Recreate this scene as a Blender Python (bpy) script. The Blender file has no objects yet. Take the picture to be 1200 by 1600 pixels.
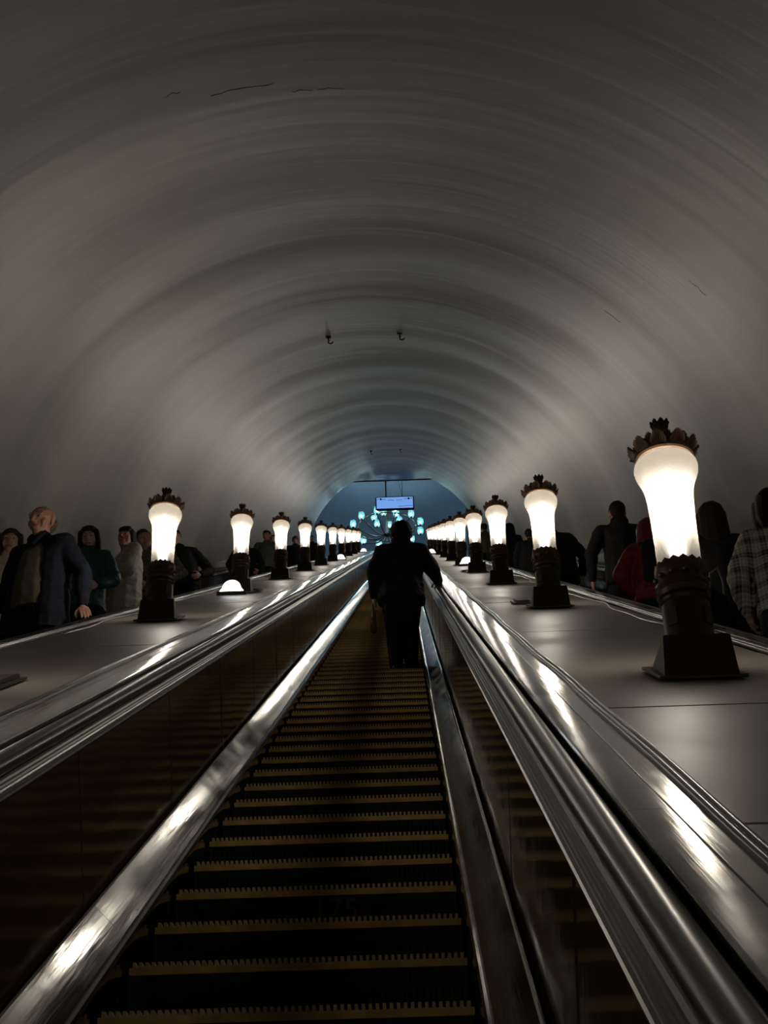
import bpy, bmesh, math, random
from mathutils import Vector, Matrix, Euler

random.seed(7)
SC = bpy.context.scene
COL = SC.collection
C30, S30 = math.cos(math.pi / 6), math.sin(math.pi / 6)
T30 = math.tan(math.pi / 6)


def P(x, s, n):
    """x across, s up the 30 degree slope, n square to the slope"""
    return Vector((x, s * C30 - n * S30, s * S30 + n * C30))


# ------------------------------------------------------------------ camera
cd = bpy.data.cameras.new('camera')
cam = bpy.data.objects.new('camera', cd)
COL.objects.link(cam)
cd.sensor_fit = 'VERTICAL'
cd.sensor_height = 36.0
cd.lens = 2347.59 * 36.0 / 1600.0
cd.clip_start = 0.05
cd.clip_end = 300
R_ = Vector((0.99932426, 0.02829189, -0.02346456))
U_ = Vector((0.03468106, -0.51430808, 0.85690398))
F_ = Vector((-0.01217542, 0.85713871, 0.51494173))
m = Matrix((R_, U_, -F_)).transposed().to_4x4()
m.translation = Vector((0.35448, -0.63202, 1.09470))
cam.matrix_world = m
SC.camera = cam

# ------------------------------------------------------------------ world, exposure
w = bpy.data.worlds.new('world')
SC.world = w
w.use_nodes = True
w.node_tree.nodes['Background'].inputs[0].default_value = (0.5, 0.5, 0.55, 1)
w.node_tree.nodes['Background'].inputs[1].default_value = 0.0
SC.view_settings.view_transform = 'Standard'
SC.view_settings.look = 'None'
SC.view_settings.exposure = 0.0
SC.view_settings.gamma = 1.0
SC.view_settings.use_curve_mapping = False
SC.cycles.use_denoising = True
SC.cycles.max_bounces = 8
SC.cycles.transparent_max_bounces = 24
SC.cycles.caustics_reflective = False
SC.cycles.caustics_refractive = False
BULB = 460.0          # radiance of the lamp tubes
BULB_COL = (1.0, 0.91, 0.77)
GLOBE = 21.0          # chandelier globes
DISC = 3.0


# ------------------------------------------------------------------ materials
def mat(name, col=(0.5, 0.5, 0.5), rough=0.5, metal=0.0, spec=0.5, noise=None, bump=None, rot=0.0,
        rvar=0.0, coat=0.0, sheen=0.0, emis=None, estr=0.0, aniso=0.0):
    """noise=(scale xyz, amount, detail), bump=(scale xyz, strength, distance, detail)"""
    M = bpy.data.materials.new(name)
    M.use_nodes = True
    nt = M.node_tree
    b = nt.nodes['Principled BSDF']
    b.inputs['Base Color'].default_value = (*col, 1)
    b.inputs['Roughness'].default_value = rough
    b.inputs['Metallic'].default_value = metal
    b.inputs['Specular IOR Level'].default_value = spec
    b.inputs['Coat Weight'].default_value = coat
    b.inputs['Sheen Weight'].default_value = sheen
    b.inputs['Anisotropic'].default_value = aniso
    if emis:
        b.inputs['Emission Color'].default_value = (*emis, 1)
        b.inputs['Emission Strength'].default_value = estr
    tc = nt.nodes.new('ShaderNodeTexCoord')

    def tex(scale, detail):
        mr = nt.nodes.new('ShaderNodeMapping')
        mr.vector_type = 'TEXTURE'
        mr.inputs['Rotation'].default_value = (rot, 0, 0)
        ms = nt.nodes.new('ShaderNodeMapping')
        ms.inputs['Scale'].default_value = scale
        n = nt.nodes.new('ShaderNodeTexNoise')
        n.inputs['Scale'].default_value = 1.0
        n.inputs['Detail'].default_value = detail
        nt.links.new(tc.outputs['Object'], mr.inputs['Vector'])
        nt.links.new(mr.outputs[0], ms.inputs['Vector'])
        nt.links.new(ms.outputs[0], n.inputs['Vector'])
        return n
    if noise:
        n = tex(noise[0], noise[2] if len(noise) > 2 else 3)
        rp = nt.nodes.new('ShaderNodeMapRange')
        rp.inputs['From Min'].default_value = 0.3
        rp.inputs['From Max'].default_value = 0.7
        rp.inputs['To Min'].default_value = 1 - noise[1]
        rp.inputs['To Max'].default_value = 1 + noise[1]
        vm = nt.nodes.new('ShaderNodeVectorMath')
        vm.operation = 'SCALE'
        vm.inputs[0].default_value = col
        nt.links.new(n.outputs['Fac'], rp.inputs['Value'])
        nt.links.new(rp.outputs[0], vm.inputs['Scale'])
        nt.links.new(vm.outputs[0], b.inputs['Base Color'])
        if rvar:
            r2 = nt.nodes.new('ShaderNodeMapRange')
            r2.inputs['From Min'].default_value = 0.3
            r2.inputs['From Max'].default_value = 0.7
            r2.inputs['To Min'].default_value = max(0.02, rough - rvar)
            r2.inputs['To Max'].default_value = rough + rvar
            nt.links.new(n.outputs['Fac'], r2.inputs['Value'])
            nt.links.new(r2.outputs[0], b.inputs['Roughness'])
    if bump:
        bl = bump if isinstance(bump, list) else [bump]
        prev = None
        for bb in bl:
            n = tex(bb[0], bb[3] if len(bb) > 3 else 2)
            bp = nt.nodes.new('ShaderNodeBump')
            bp.inputs['Strength'].default_value = bb[1]
            bp.inputs['Distance'].default_value = bb[2]
            nt.links.new(n.outputs['Fac'], bp.inputs['Height'])
            if prev:
                nt.links.new(prev.outputs[0], bp.inputs['Normal'])
            prev = bp
        nt.links.new(prev.outputs[0], b.inputs['Normal'])
    return M


def emit(name, col, strength):
    M = bpy.data.materials.new(name)
    M.use_nodes = True
    nt = M.node_tree
    nt.nodes.clear()
    o = nt.nodes.new('ShaderNodeOutputMaterial')
    e = nt.nodes.new('ShaderNodeEmission')
    e.inputs[0].default_value = (*col, 1)
    e.inputs[1].default_value = strength
    nt.links.new(e.outputs[0], o.inputs[0])
    return M


def frosted(name, col, transp, emc=None, ems=0.0, gloss=0.06, tcol=(1, 1, 1)):
    """milk glass: part of the light passes straight, the rest is scattered"""
    M = bpy.data.materials.new(name)
    M.use_nodes = True
    nt = M.node_tree
    nt.nodes.clear()
    o = nt.nodes.new('ShaderNodeOutputMaterial')
    tl = nt.nodes.new('ShaderNodeBsdfTranslucent')
    tl.inputs[0].default_value = (*col, 1)
    tp = nt.nodes.new('ShaderNodeBsdfTransparent')
    tp.inputs[0].default_value = (*tcol, 1)
    gl = nt.nodes.new('ShaderNodeBsdfGlossy')
    gl.inputs['Roughness'].default_value = 0.2
    m1 = nt.nodes.new('ShaderNodeMixShader')
    m1.inputs[0].default_value = transp
    nt.links.new(tl.outputs[0], m1.inputs[1])
    nt.links.new(tp.outputs[0], m1.inputs[2])
    m2 = nt.nodes.new('ShaderNodeMixShader')
    m2.inputs[0].default_value = gloss
    nt.links.new(m1.outputs[0], m2.inputs[1])
    nt.links.new(gl.outputs[0], m2.inputs[2])
    last = m2
    if emc:
        e = nt.nodes.new('ShaderNodeEmission')
        e.inputs[0].default_value = (*emc, 1)
        e.inputs[1].default_value = ems
        ad = nt.nodes.new('ShaderNodeAddShader')
        nt.links.new(m2.outputs[0], ad.inputs[0])
        nt.links.new(e.outputs[0], ad.inputs[1])
        last = ad
    nt.links.new(last.outputs[0], o.inputs[0])
    return M


def glow(name, col, strength):
    M = bpy.data.materials.new(name)
    M.use_nodes = True
    nt = M.node_tree
    nt.nodes.clear()
    o = nt.nodes.new('ShaderNodeOutputMaterial')
    e = nt.nodes.new('ShaderNodeEmission')
    e.inputs[0].default_value = (*col, 1)
    e.inputs[1].default_value = strength
    nt.links.new(e.outputs[0], o.inputs['Volume'])
    return M


SL = math.pi / 6
M_VAULT = mat('painted_vault_plaster', (0.358, 0.356, 0.315), 0.36, spec=0.45,
              noise=((0.5, 2.2, 0.5), 0.10, 4), rot=SL,
              bump=[((0.45, 8.0, 0.45), 0.20, 0.018, 4), ((0.30, 2.2, 0.30), 0.17, 0.04, 1), ((0.2, 0.7, 0.2), 0.30, 0.10, 1)])
M_PANEL = mat('beige_brown_laminate', (0.20, 0.172, 0.148), 0.44, spec=0.28, rot=SL,
              noise=((1.3, 1.3, 1.3), 0.10, 5), rvar=0.06, bump=((1.0, 1.2, 1.0), 0.25, 0.03, 2))
M_SEAM = mat('dark_seam', (0.02, 0.018, 0.015), 0.6)
M_STEEL = mat('worn_stainless_steel', (0.42, 0.41, 0.385), 0.15, 1.0, rot=SL,
              noise=((5, 3.5, 5), 0.14, 6), rvar=0.05,
              bump=[((3, 1.0, 3), 0.22, 0.010, 2), ((120, 3, 120), 0.08, 0.003, 2)])
M_SKIRT = mat('scratched_steel_skirt', (0.31, 0.305, 0.29), 0.12, 1.0, rot=SL,
              noise=((6, 2.5, 6), 0.22, 6), rvar=0.05,
              bump=[((2.2, 1.6, 2.2), 0.22, 0.012, 2), ((90, 4, 90), 0.10, 0.003, 2)])
M_STEEL_D = mat('dull_stainless_trim', (0.27, 0.265, 0.25), 0.28, 1.0, rot=SL,
                noise=((4, 2, 4), 0.12, 3))
M_RUB = mat('black_handrail_rubber', (0.036, 0.035, 0.033), 0.32, spec=0.28, rot=SL,
            noise=((2, 0.8, 2), 0.15, 3), rvar=0.04)
M_SEAL = mat('black_seal_strip', (0.016, 0.013, 0.012), 0.27, spec=0.3, rot=SL,
             bump=((2, 1.2, 2), 0.5, 0.02, 1))
M_WOOD = mat('dark_lacquered_wood', (0.085, 0.050, 0.028), 0.09, spec=0.16, rot=SL,
             noise=((1.5, 1.5, 14), 0.25, 4), bump=[((3.0, 2.2, 3.0), 0.25, 0.012, 1), ((1.2, 26.0, 1.2), 0.10, 0.003, 1)])
M_JOINT = mat('worn_joint_bead', (0.10, 0.075, 0.05), 0.35, 0.5)
M_RISER = mat('dark_step_metal', (0.012, 0.012, 0.014), 0.5, metal=0.3, noise=((8, 8, 8), 0.4, 4))
M_YEL = mat('worn_yellow_step_edge', (0.60, 0.38, 0.12), 0.6, noise=((9, 9, 9), 0.35, 5))
M_TOOTH = mat('worn_comb_teeth', (0.60, 0.44, 0.24), 0.55, noise=((12, 12, 12), 0.3, 4))
M_BLACK = mat('black_metal', (0.01, 0.01, 0.01), 0.6)
M_MARK = mat('rubbed_paint_number', (0.09, 0.09, 0.095), 0.6)
M_BRZ = mat('dark_bronze', (0.034, 0.024, 0.019), 0.42, 0.35, noise=((9, 9, 9), 0.3, 4))
M_BRZ2 = mat('brown_bronze', (0.21, 0.13, 0.085), 0.42, 0.6, noise=((12, 12, 12), 0.3, 4),
             bump=((60, 60, 60), 0.3, 0.004))
M_SHADE = frosted('milk_glass_shade', (0.0215, 0.0200, 0.0182), 0.12)
M_BULB = emit('lamp_tube', BULB_COL, BULB)
M_GLOW = glow('lamp_glow', (1.0, 0.90, 0.80), 26.0)
M_DOME = mat('pale_blue_dome_paint', (0.28, 0.355, 0.445), 0.7, noise=((0.8, 0.8, 0.8), 0.08, 4))
M_HALLFL = mat('hall_granite', (0.25, 0.25, 0.26), 0.3)
M_GLOBE = frosted('cyan_white_globe_glass', (0.004, 0.010, 0.010), 0.16, (0.22, 0.74, 0.80), 0.60)
M_GBULB = emit('cool_bulb', (0.62, 0.88, 1.0), GLOBE * 30)
M_CHAND = mat('chandelier_bronze', (0.10, 0.085, 0.07), 0.35, 0.7)
M_DISC = frosted('white_lightbox_acrylic', (0.8, 0.85, 0.95), 0.0, (0.93, 0.96, 1.0), DISC)
M_SCREEN = emit('sign_face', (0.20, 0.42, 0.95), 0.85)
M_SCRDK = mat('sign_print', (0.02, 0.03, 0.06), 0.6)


# ------------------------------------------------------------------ mesh helpers
def link(name, bm, m, parent=None, smooth=False, kind=None, loc=None):
    me = bpy.data.meshes.new(name)
    bm.normal_update()
    bm.to_mesh(me)
    bm.free()
    ms = m if isinstance(m, (list, tuple)) else [m]
    for k in ms:
        me.materials.append(k)
    if smooth:
        for p in me.polygons:
            p.use_smooth = True
    o = bpy.data.objects.new(name, me)
    COL.objects.link(o)
    if parent:
        o.parent = parent
    if kind:
        o['kind'] = kind
    if loc:
        o.location = loc
    return o


def auto_smooth(o, ang=35):
    me = o.data
    for p in me.polygons:
        p.use_smooth = True
    me.set_sharp_from_angle(angle=math.radians(ang))
    return o


def tag(o, label, cat=None, group=None):
    o['label'] = label
    if cat:
        o['category'] = cat
    if group:
        o['group'] = group
    return o


def thing(name, label, cat, loc=(0, 0, 0), rz=0.0, group=None):
    o = bpy.data.objects.new(name, None)
    o.empty_display_size = 0.1
    COL.objects.link(o)
    o.location = loc
    o.rotation_euler = (0, 0, rz)
    return tag(o, label, cat, group)


def copy_tree(o, parent=None):
    c = o.copy()
    COL.objects.link(c)
    c.parent = parent
    for ch in [q for q in bpy.data.objects if q.parent == o]:
        copy_tree(ch, c)
    return c


def box(bm, x0, x1, y0, y1, z0, z1, f=None):
    f = f or (lambda a, b, c: Vector((a, b, c)))
    v = [bm.verts.new(f(a, b, c)) for c in (z0, z1) for b in (y0, y1) for a in (x0, x1)]
    for q in ((0, 2, 3, 1), (4, 5, 7, 6), (0, 1, 5, 4), (2, 6, 7, 3), (0, 4, 6, 2), (1, 3, 7, 5)):
        bm.faces.new([v[i] for i in q])
    return v


def fix(bm):
    bmesh.ops.recalc_face_normals(bm, faces=bm.faces[:])
    return bm


def prism(bm, prof, s0, s1, step=None, wob=None):
    """closed profile of (x, n) run up the slope"""
    k = 1 if not step else max(1, int((s1 - s0) / step))
    rings = []
    for i in range(k + 1):
        s = s0 + (s1 - s0) * i / k
        dx = wob(s) if wob else 0.0
        rings.append([bm.verts.new(P(x + dx, s, n)) for x, n in prof])
    m = len(prof)
    for a, b in zip(rings, rings[1:]):
        for j in range(m):
            bm.faces.new((a[j], a[(j + 1) % m], b[(j + 1) % m], b[j]))
    bm.faces.new(rings[0])
    bm.faces.new(rings[-1][::-1])
    return bm


def lathe(bm, prof, seg=32, c=(0, 0, 0), scallop=None):
    rings = []
    for i, (r, z) in enumerate(prof):
        ring = []
        for j in range(seg):
            a = 2 * math.pi * j / seg
            rr, zz = r, z
            if scallop and i in scallop[0]:
                k = math.cos(scallop[1] * a)
                rr += scallop[2] * k
                zz += scallop[3] * k
            ring.append(bm.verts.new((c[0] + rr * math.cos(a), c[1] + rr * math.sin(a), c[2] + zz)))
        rings.append(ring)
    for a, b in zip(rings, rings[1:]):
        for j in range(seg):
            bm.faces.new((a[j], a[(j + 1) % seg], b[(j + 1) % seg], b[j]))
    return rings


def cap_ring(bm, ring, flip=False):
    bm.faces.new(ring[::-1] if flip else ring)


def tube(bm, pts, r, seg=8, taper=None):
    pts = [Vector(p) for p in pts]
    rings = []
    up = Vector((0, 0, 1))
    for i, p in enumerate(pts):
        d = (pts[min(i + 1, len(pts) - 1)] - pts[max(i - 1, 0)]).normalized()
        a = d.cross(up)
        if a.length < 1e-3:
            a = d.cross(Vector((1, 0, 0)))
        a.normalize()
        b = d.cross(a)
        rr = r if not taper else r * (1 + (taper - 1) * i / (len(pts) - 1))
        rings.append([bm.verts.new(p + rr * (math.cos(t) * a + math.sin(t) * b))
                      for t in [2 * math.pi * j / seg for j in range(seg)]])
    for a, b in zip(rings, rings[1:]):
        for j in range(seg):
            bm.faces.new((a[j], a[(j + 1) % seg], b[(j + 1) % seg], b[j]))
    bm.faces.new(rings[0])
    bm.faces.new(rings[-1][::-1])


# ------------------------------------------------------------------ the setting
S_A, S_B = -16.0, 61.0       # tunnel runs behind the camera and up to the landing
VR, VC = 3.56, 0.40          # vault radius and centre height above the step line

bm = bmesh.new()
A0, A1 = math.radians(-12), math.radians(192)
NA, NS = 72, 154
g = []
for i in range(NS + 1):
    s = S_A + (S_B - S_A) * i / NS
    row = []
    for j in range(NA + 1):
        a = A0 + (A1 - A0) * j / NA
        rr = VR + 0.010 * math.sin(s * 2.1 + 1.3 * math.sin(a * 2)) + 0.008 * math.sin(s * 0.83 + 2 * a)
        nn = VC + rr * math.sin(a)
        cap = VC + VR + 0.05 - 0.41 * max(0.0, (s - 49.0) / 12.0) ** 2
        nn = min(nn, cap)
        row.append(bm.verts.new(P(rr * math.cos(a), s, nn)))
    g.append(row)
for i in range(NS):
    for j in range(NA):
        bm.faces.new((g[i][j], g[i][j + 1], g[i + 1][j + 1], g[i + 1][j]))
link('ceiling', bm, M_VAULT, smooth=True, kind='structure')

# pit floor and the closed foot of the tunnel behind the camera
bm = bmesh.new()
prism(bm, [(-3.55, -0.75), (3.55, -0.75), (3.55, -0.65), (-3.55, -0.65)], S_A, S_B)
link('floor', fix(bm), M_BLACK, kind='structure')
bm = bmesh.new()
prism(bm, [(-3.7, -0.8), (3.7, -0.8), (3.7, 4.1), (-3.7, 4.1)], S_A - 0.15, S_A)
link('wall_back', fix(bm), M_VAULT, kind='structure')

# landing hall with a round dome behind the top of the tunnel
ZL = 61.0 * S30 + 0.3
YH = 61.0 * C30
bm = bmesh.new()
box(bm, -8, 8, YH + 0.2, YH + 16, ZL - 0.2, ZL)
link('floor_landing', bm, M_HALLFL, kind='structure')
HC = Vector((-0.39, 60.0, ZL))
HR, HW = 6.9, 4.3
bm = bmesh.new()
prof = [(HR, 0.0), (HR, HW * 0.5), (HR, HW)]
for k in range(1, 19):
    t = k / 19 * math.pi / 2
    prof.append((HR * math.cos(t), HW + HR * 0.95 * math.sin(t)))
rings = []
for (r, z) in prof:
    rings.append([bm.verts.new(HC + Vector((r * math.cos(2 * math.pi * j / 72), r * math.sin(2 * math.pi * j / 72), z))) for j in range(72)])
top = bm.verts.new(HC + Vector((0, 0, HW + HR * 0.95)))
for a, b in zip(rings, rings[1:]):
    for j in range(72):
        cy = sum(v.co.y for v in (a[j], a[(j + 1) % 72])) / 2
        if cy < YH + 1.2 and a[j].co.z < ZL + 8.6 and abs(a[j].co.x) < 6.5:
            continue
        bm.faces.new((a[j], a[(j + 1) % 72], b[(j + 1) % 72], b[j]))
for j in range(72):
    bm.faces.new((rings[-1][j], rings[-1][(j + 1) % 72], top))
link('wall_hall', bm, M_DOME, smooth=True, kind='structure')
# portal wall round the mouth of the tunnel, on the hall side
bm = bmesh.new()
ins, out = [], []
for j in range(49):
    a = math.radians(-6 + 192 * j / 48)
    ins.append(bm.verts.new(P((VR) * math.cos(a), S_B, VC + VR * math.sin(a))))
    out.append(bm.verts.new(P(9.5 * math.cos(a), S_B, VC + 8.2 * math.sin(a))))
for j in range(48):
    bm.faces.new((ins[j], ins[j + 1], out[j + 1], out[j]))
link('wall_portal', bm, M_DOME, kind='structure')
# flat lintel in dark grey paint across the crown of the arch
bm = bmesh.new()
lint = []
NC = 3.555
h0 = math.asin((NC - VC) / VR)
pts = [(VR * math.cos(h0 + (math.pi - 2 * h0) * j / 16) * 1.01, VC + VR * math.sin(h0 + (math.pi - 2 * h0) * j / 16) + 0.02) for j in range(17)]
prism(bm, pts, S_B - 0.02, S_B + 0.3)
link('trim_lintel', fix(bm), mat('dark_lintel_paint', (0.06, 0.06, 0.06), 0.7), kind='structure')

# old hairline cracks in the paint of the vault
M_CRACK = mat('crack_in_paint', (0.14, 0.12, 0.105), 0.8)
for k, (a0, a1, s_) in enumerate(((91.5, 93.5, 8.9), (95, 101, 8.7), (88.5, 91, 8.9), (103.5, 105, 8.5), (49, 52, 13.2), (44.5, 47, 10.5))):
    b = bmesh.new()
    pts = []
    rnd = random.Random(k)
    for i in range(13):
        a = math.radians(a0 + (a1 - a0) * i / 12)
        rr = VR - 0.016
        sq = s_ + 0.012 * rnd.uniform(-1, 1) + 0.012 * math.sin(i * .7)
        rr = VR + 0.010 * math.sin(sq * 2.1 + 1.3 * math.sin(a * 2)) + 0.008 * math.sin(sq * 0.83 + 2 * a)
        pts.append(P(rr * math.cos(a), sq, VC + rr * math.sin(a)))
    tube(b, pts, 0.0026, 5)
    link('trim_%d' % (k + 1), fix(b), M_CRACK, kind='structure')

# ------------------------------------------------------------------ balustrades
PROF_WOOD = [(0.645, 0.10), (0.70, 0.10), (0.70, 0.660), (0.645, 0.660)]
PROF_SKIRT = [(0.512, -0.30), (0.512, 0.050), (0.515, 0.066), (0.521, 0.076), (0.529, 0.082), (0.5345, 0.083), (0.537, 0.087),
              (0.620, 0.180), (0.626, 0.183), (0.632, 0.180), (0.634, 0.10), (0.54, 0.03), (0.522, -0.30)]
PROF_TRIM = [(0.636, 0.655), (0.634, 0.663), (0.638, 0.667), (0.645, 0.668), (0.646, 0.673), (0.650, 0.674),
             (0.652, 0.679), (0.656, 0.680), (0.658, 0.686), (0.663, 0.688), (0.665, 0.694), (0.672, 0.699),
             (0.740, 0.699), (0.740, 0.667)]
PROF_RAIL = []
for k in range(13):
    t = math.pi * (0.03 + 0.94 * k / 12)
    PROF_RAIL.append((0.7005 - 0.0355 * math.cos(t), 0.7135 + 0.033 * math.sin(t) ** 0.75))
PROF_RAIL += [(0.732, 0.7035), (0.669, 0.7035)]
PROF_COVER = [(0.7415, 0.70), (0.7405, 0.748), (0.743, 0.753), (0.748, 0.7545), (0.820, 0.756), (0.822, 0.7535),
              (0.8245, 0.7535), (0.826, 0.7565), (0.885, 0.757), (0.885, 0.70)]
PROF_SEAL = [(0.880, 0.75)]
for k in range(7):
    t = math.pi * k / 6
    PROF_SEAL.append((0.888 - 0.009 * math.cos(t), 0.760 + 0.010 * math.sin(t)))
for k in range(7):
    t = math.pi * k / 6
    PROF_SEAL.append((0.909 - 0.009 * math.cos(t), 0.759 + 0.008 * math.sin(t)))
PROF_SEAL.append((0.918, 0.75))


def side(prof, cx, sg):
    return [(cx + sg * x, n) for x, n in prof]


def balustrade(cx, sg, label, full):
    t = thing('escalator_balustrade', label, 'balustrade', P(cx + sg * 0.68, 0, 0.0), 0)
    off = -t.location

    def rel(b):
        bmesh.ops.translate(b, verts=b.verts[:], vec=off)
        return fix(b)
    # wood panels, one mesh each
    if full:
        s = 4.528 - 1.745 * 4
        while s < S_B:
            b = bmesh.new()
            e = min(s + 1.741, S_B)
            prism(b, side(PROF_WOOD, cx, sg), s + 0.004, e, step=0.25)
            ya, twi, bul = random.uniform(-0.0018, 0.0018), random.uniform(-0.002, 0.002), random.uniform(-0.0012, 0.0012)
            for vv in b.verts:
                ss = vv.co.y * C30 + vv.co.z * S30
                nn = -vv.co.y * S30 + vv.co.z * C30
                if abs(abs(vv.co.x) - 0.645) < 1e-4:
                    u = (ss - s) / 1.741
                    vv.co.x += ya * (u - .5) * 2 + twi * (u - .5) * (nn - .4) * 3 + bul * math.sin(math.pi * u) + 0.0006 * math.sin(9 * u + 5 * nn)
            o = link('side_panel', rel(b), M_WOOD, t)
            b = bmesh.new()
            prism(b, [(cx + sg * 0.6435, 0.185), (cx + sg * 0.66, 0.185), (cx + sg * 0.66, 0.655), (cx + sg * 0.6435, 0.655)], s - 0.003, s + 0.003)
            link('joint_strip', rel(b), M_JOINT, t)
            s += 1.745
        b = bmesh.new()
        s = 0.928 - 7.28
        k = 0
        while s < S_B:
            prism(b, side(PROF_SKIRT, cx, sg), s, min(s + 3.637, S_B))
            s += 3.64
        auto_smooth(link('skirt_strip', rel(b), M_SKIRT, t), 12)
    else:
        b = bmesh.new()
        prism(b, side(PROF_WOOD, cx, sg), S_A, S_B)
        link('side_panel', rel(b), M_WOOD, t)
        b = bmesh.new()
        prism(b, side(PROF_SKIRT, cx, sg), S_A, S_B)
        link('skirt_strip', rel(b), M_SKIRT, t)
    b = bmesh.new()
    prism(b, side(PROF_TRIM, cx, sg), S_A, S_B)
    auto_smooth(link('handrail_trim', rel(b), M_STEEL_D, t), 25)
    b = bmesh.new()
    s = S_A
    while s < S_B:
        prism(b, side(PROF_COVER, cx, sg), s, min(s + 4.684, S_B))
        s += 4.687
    auto_smooth(link('cover_strip', rel(b), M_STEEL, t), 25)
    ph = random.uniform(0, 6)
    b = bmesh.new()
    prism(b, side(PROF_SEAL, cx, sg), S_A, S_B, step=0.18,
          wob=lambda q: 0.003 * math.sin(q * 3.1 + ph) + 0.003 * math.sin(q * 1.3 + 2 * ph))
    auto_smooth(link('seal_strip', rel(b), M_SEAL, t), 40)
    return t


def handrail(cx, sg, label):
    b = bmesh.new()
    prism(b, side(PROF_RAIL, cx, sg), S_A, S_B - 0.2)
    o = link('escalator_handrail', fix(b), M_RUB)
    auto_smooth(o, 40)
    tag(o, label, 'handrail', 'escalator handrails')


SIDE_X = 2.70
balustrade(0, -1, 'balustrade on the left of the empty centre steps, brown lacquered panels and steel strips', True)
balustrade(0, 1, 'balustrade right of the centre steps, brown lacquered panels, beside the capped person', True)
balustrade(-SIDE_X, 1, 'near balustrade of the left escalator, under the hand of the bald man', False)
balustrade(-SIDE_X, -1, 'outer balustrade of the left escalator, low against the vault wall', False)
balustrade(SIDE_X, -1, 'near balustrade of the right escalator, in front of the people seen from behind', False)
balustrade(SIDE_X, 1, 'outer balustrade of the right escalator, low against the vault wall', False)
handrail(0, -1, 'black rubber handrail left of the centre steps')
handrail(0, 1, 'black rubber handrail right of the centre steps, held by the capped person')
handrail(-SIDE_X, 1, 'handrail of the left escalator nearest the lamps, held by the bald man')
handrail(-SIDE_X, -1, 'handrail of the left escalator against the vault wall')
handrail(SIDE_X, -1, 'handrail of the right escalator nearest the lamps')
handrail(SIDE_X, 1, 'handrail of the right escalator against the vault wall')

# decks between the escalators: single laminate plates on a dark bed
for sg, nm, ph in ((-1, 'left', 4.358), (1, 'right', 4.358)):
    t = thing('median_deck', 'sloping deck of beige plates %s of the centre escalator, under the %s lamp row' % (nm, nm),
              'deck', P(sg * 1.35, 0, 0.74))
    off = -t.location
    s = ph - 1.742 * 11
    while s < S_B:
        a, b_ = max(s + 0.009, S_A), min(s + 1.733, S_B)
        if b_ > a:
            b = bmesh.new()
            lift = random.uniform(-0.0015, 0.0015)
            x0, x1 = sorted((sg * 0.9265, sg * 1.7735))
            tilt = random.uniform(-0.002, 0.002)
            v = []
            NX, NY = 5, 8
            gr = [[b.verts.new(P(x0 + (x1 - x0) * i / NX, a + (b_ - a) * j / NY,
                                 0.750 + lift + tilt * (j / NY - .5)
                                 + 0.0022 * math.sin(math.pi * j / NY) * math.sin(math.pi * i / NX) * math.sin(s * 7)))
                   for j in range(NY + 1)] for i in range(NX + 1)]
            for i in range(NX):
                for j in range(NY):
                    b.faces.new((gr[i][j], gr[i + 1][j], gr[i + 1][j + 1], gr[i][j + 1]))
            r = bmesh.ops.extrude_face_region(b, geom=b.faces[:])
            dn = P(0, 0, -0.006)
            for e in r['geom']:
                if isinstance(e, bmesh.types.BMVert):
                    e.co += dn
            bmesh.ops.translate(b, verts=b.verts[:], vec=off)
            auto_smooth(link('deck_panel', fix(b), M_PANEL, t), 40)
        s += 1.742
    b = bmesh.new()
    prism(b, [(sg * 0.9265, 0.66), (sg * 1.7735, 0.66), (sg * 1.7735, 0.742), (sg * 0.9265, 0.742)], S_A, S_B)
    bmesh.ops.translate(b, verts=b.verts[:], vec=off)
    link('deck_bed', fix(b), M_SEAM, t)

# narrow outer margins between the side escalators and the wall
for sg, nm in ((-1, 'left'), (1, 'right')):
    b = bmesh.new()
    prism(b, [(sg * 3.43, 0.76), (sg * 3.60, 0.76), (sg * 3.60, 0.90), (sg * 3.49, 0.90), (sg * 3.485, 0.775), (sg * 3.43, 0.775)], S_A, S_B)
    link('baseboard_' + nm, fix(b), mat('dark_brown_wall_margin_' + nm, (0.10, 0.085, 0.075), 0.35), kind='structure')

# ------------------------------------------------------------------ steps
STEP0 = 3.988
Y0, Z0 = STEP0 * C30, STEP0 * S30
RISE = 0.4 * T30


def step_z(k):
    return Z0 + k * RISE


def make_step(label, group):
    t = thing('escalator_step', label, 'step', (0, Y0, Z0), 0, group)
    b = bmesh.new()
    # tread plate and curved riser
    pr = [(0.012, 0.018), (0.395, 0.018), (0.395, -0.015), (0.05, -0.015)]
    for k in range(6):
        a = k / 5
        pr.append((0.03 + 0.05 * math.sin(a * 1.2) ** 2, -0.02 - 0.225 * a))
    pr += [(0.020, -0.245)]
    for k in range(5, -1, -1):
        a = k / 5
        pr.append((0.010 + 0.05 * math.sin(a * 1.2) ** 2 - 0.004, -0.012 - 0.228 * a))
    l, r = [b.verts.new((-0.5, y, z)) for y, z in pr], [b.verts.new((0.5, y, z)) for y, z in pr]
    n = len(pr)
    for j in range(n):
        b.faces.new((l[j], l[(j + 1) % n], r[(j + 1) % n], r[j]))
    b.faces.new(l)
    b.faces.new(r[::-1])
    # ribs of the riser
    for k in range(54):
        x = -0.495 + k * 0.99 / 53
        box(b, x - 0.003, x + 0.003, 0.002, 0.02, -0.14, -0.004)
    link('riser', fix(b), M_RISER, t)
    b = bmesh.new()
    box(b, -0.5, 0.5, 0.0, 0.035, -0.001, 0.021)
    link('yellow_edge', b, M_YEL, t)
    b = bmesh.new()
    for k in range(53):
        x = -0.486 + k * 0.972 / 52
        zt = 0.037
        v = box(b, x - 0.0045, x + 0.0045, 0.001, 0.34, 0.0205, zt)
    link('cleats', b, M_TOOTH, t)
    return t


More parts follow.
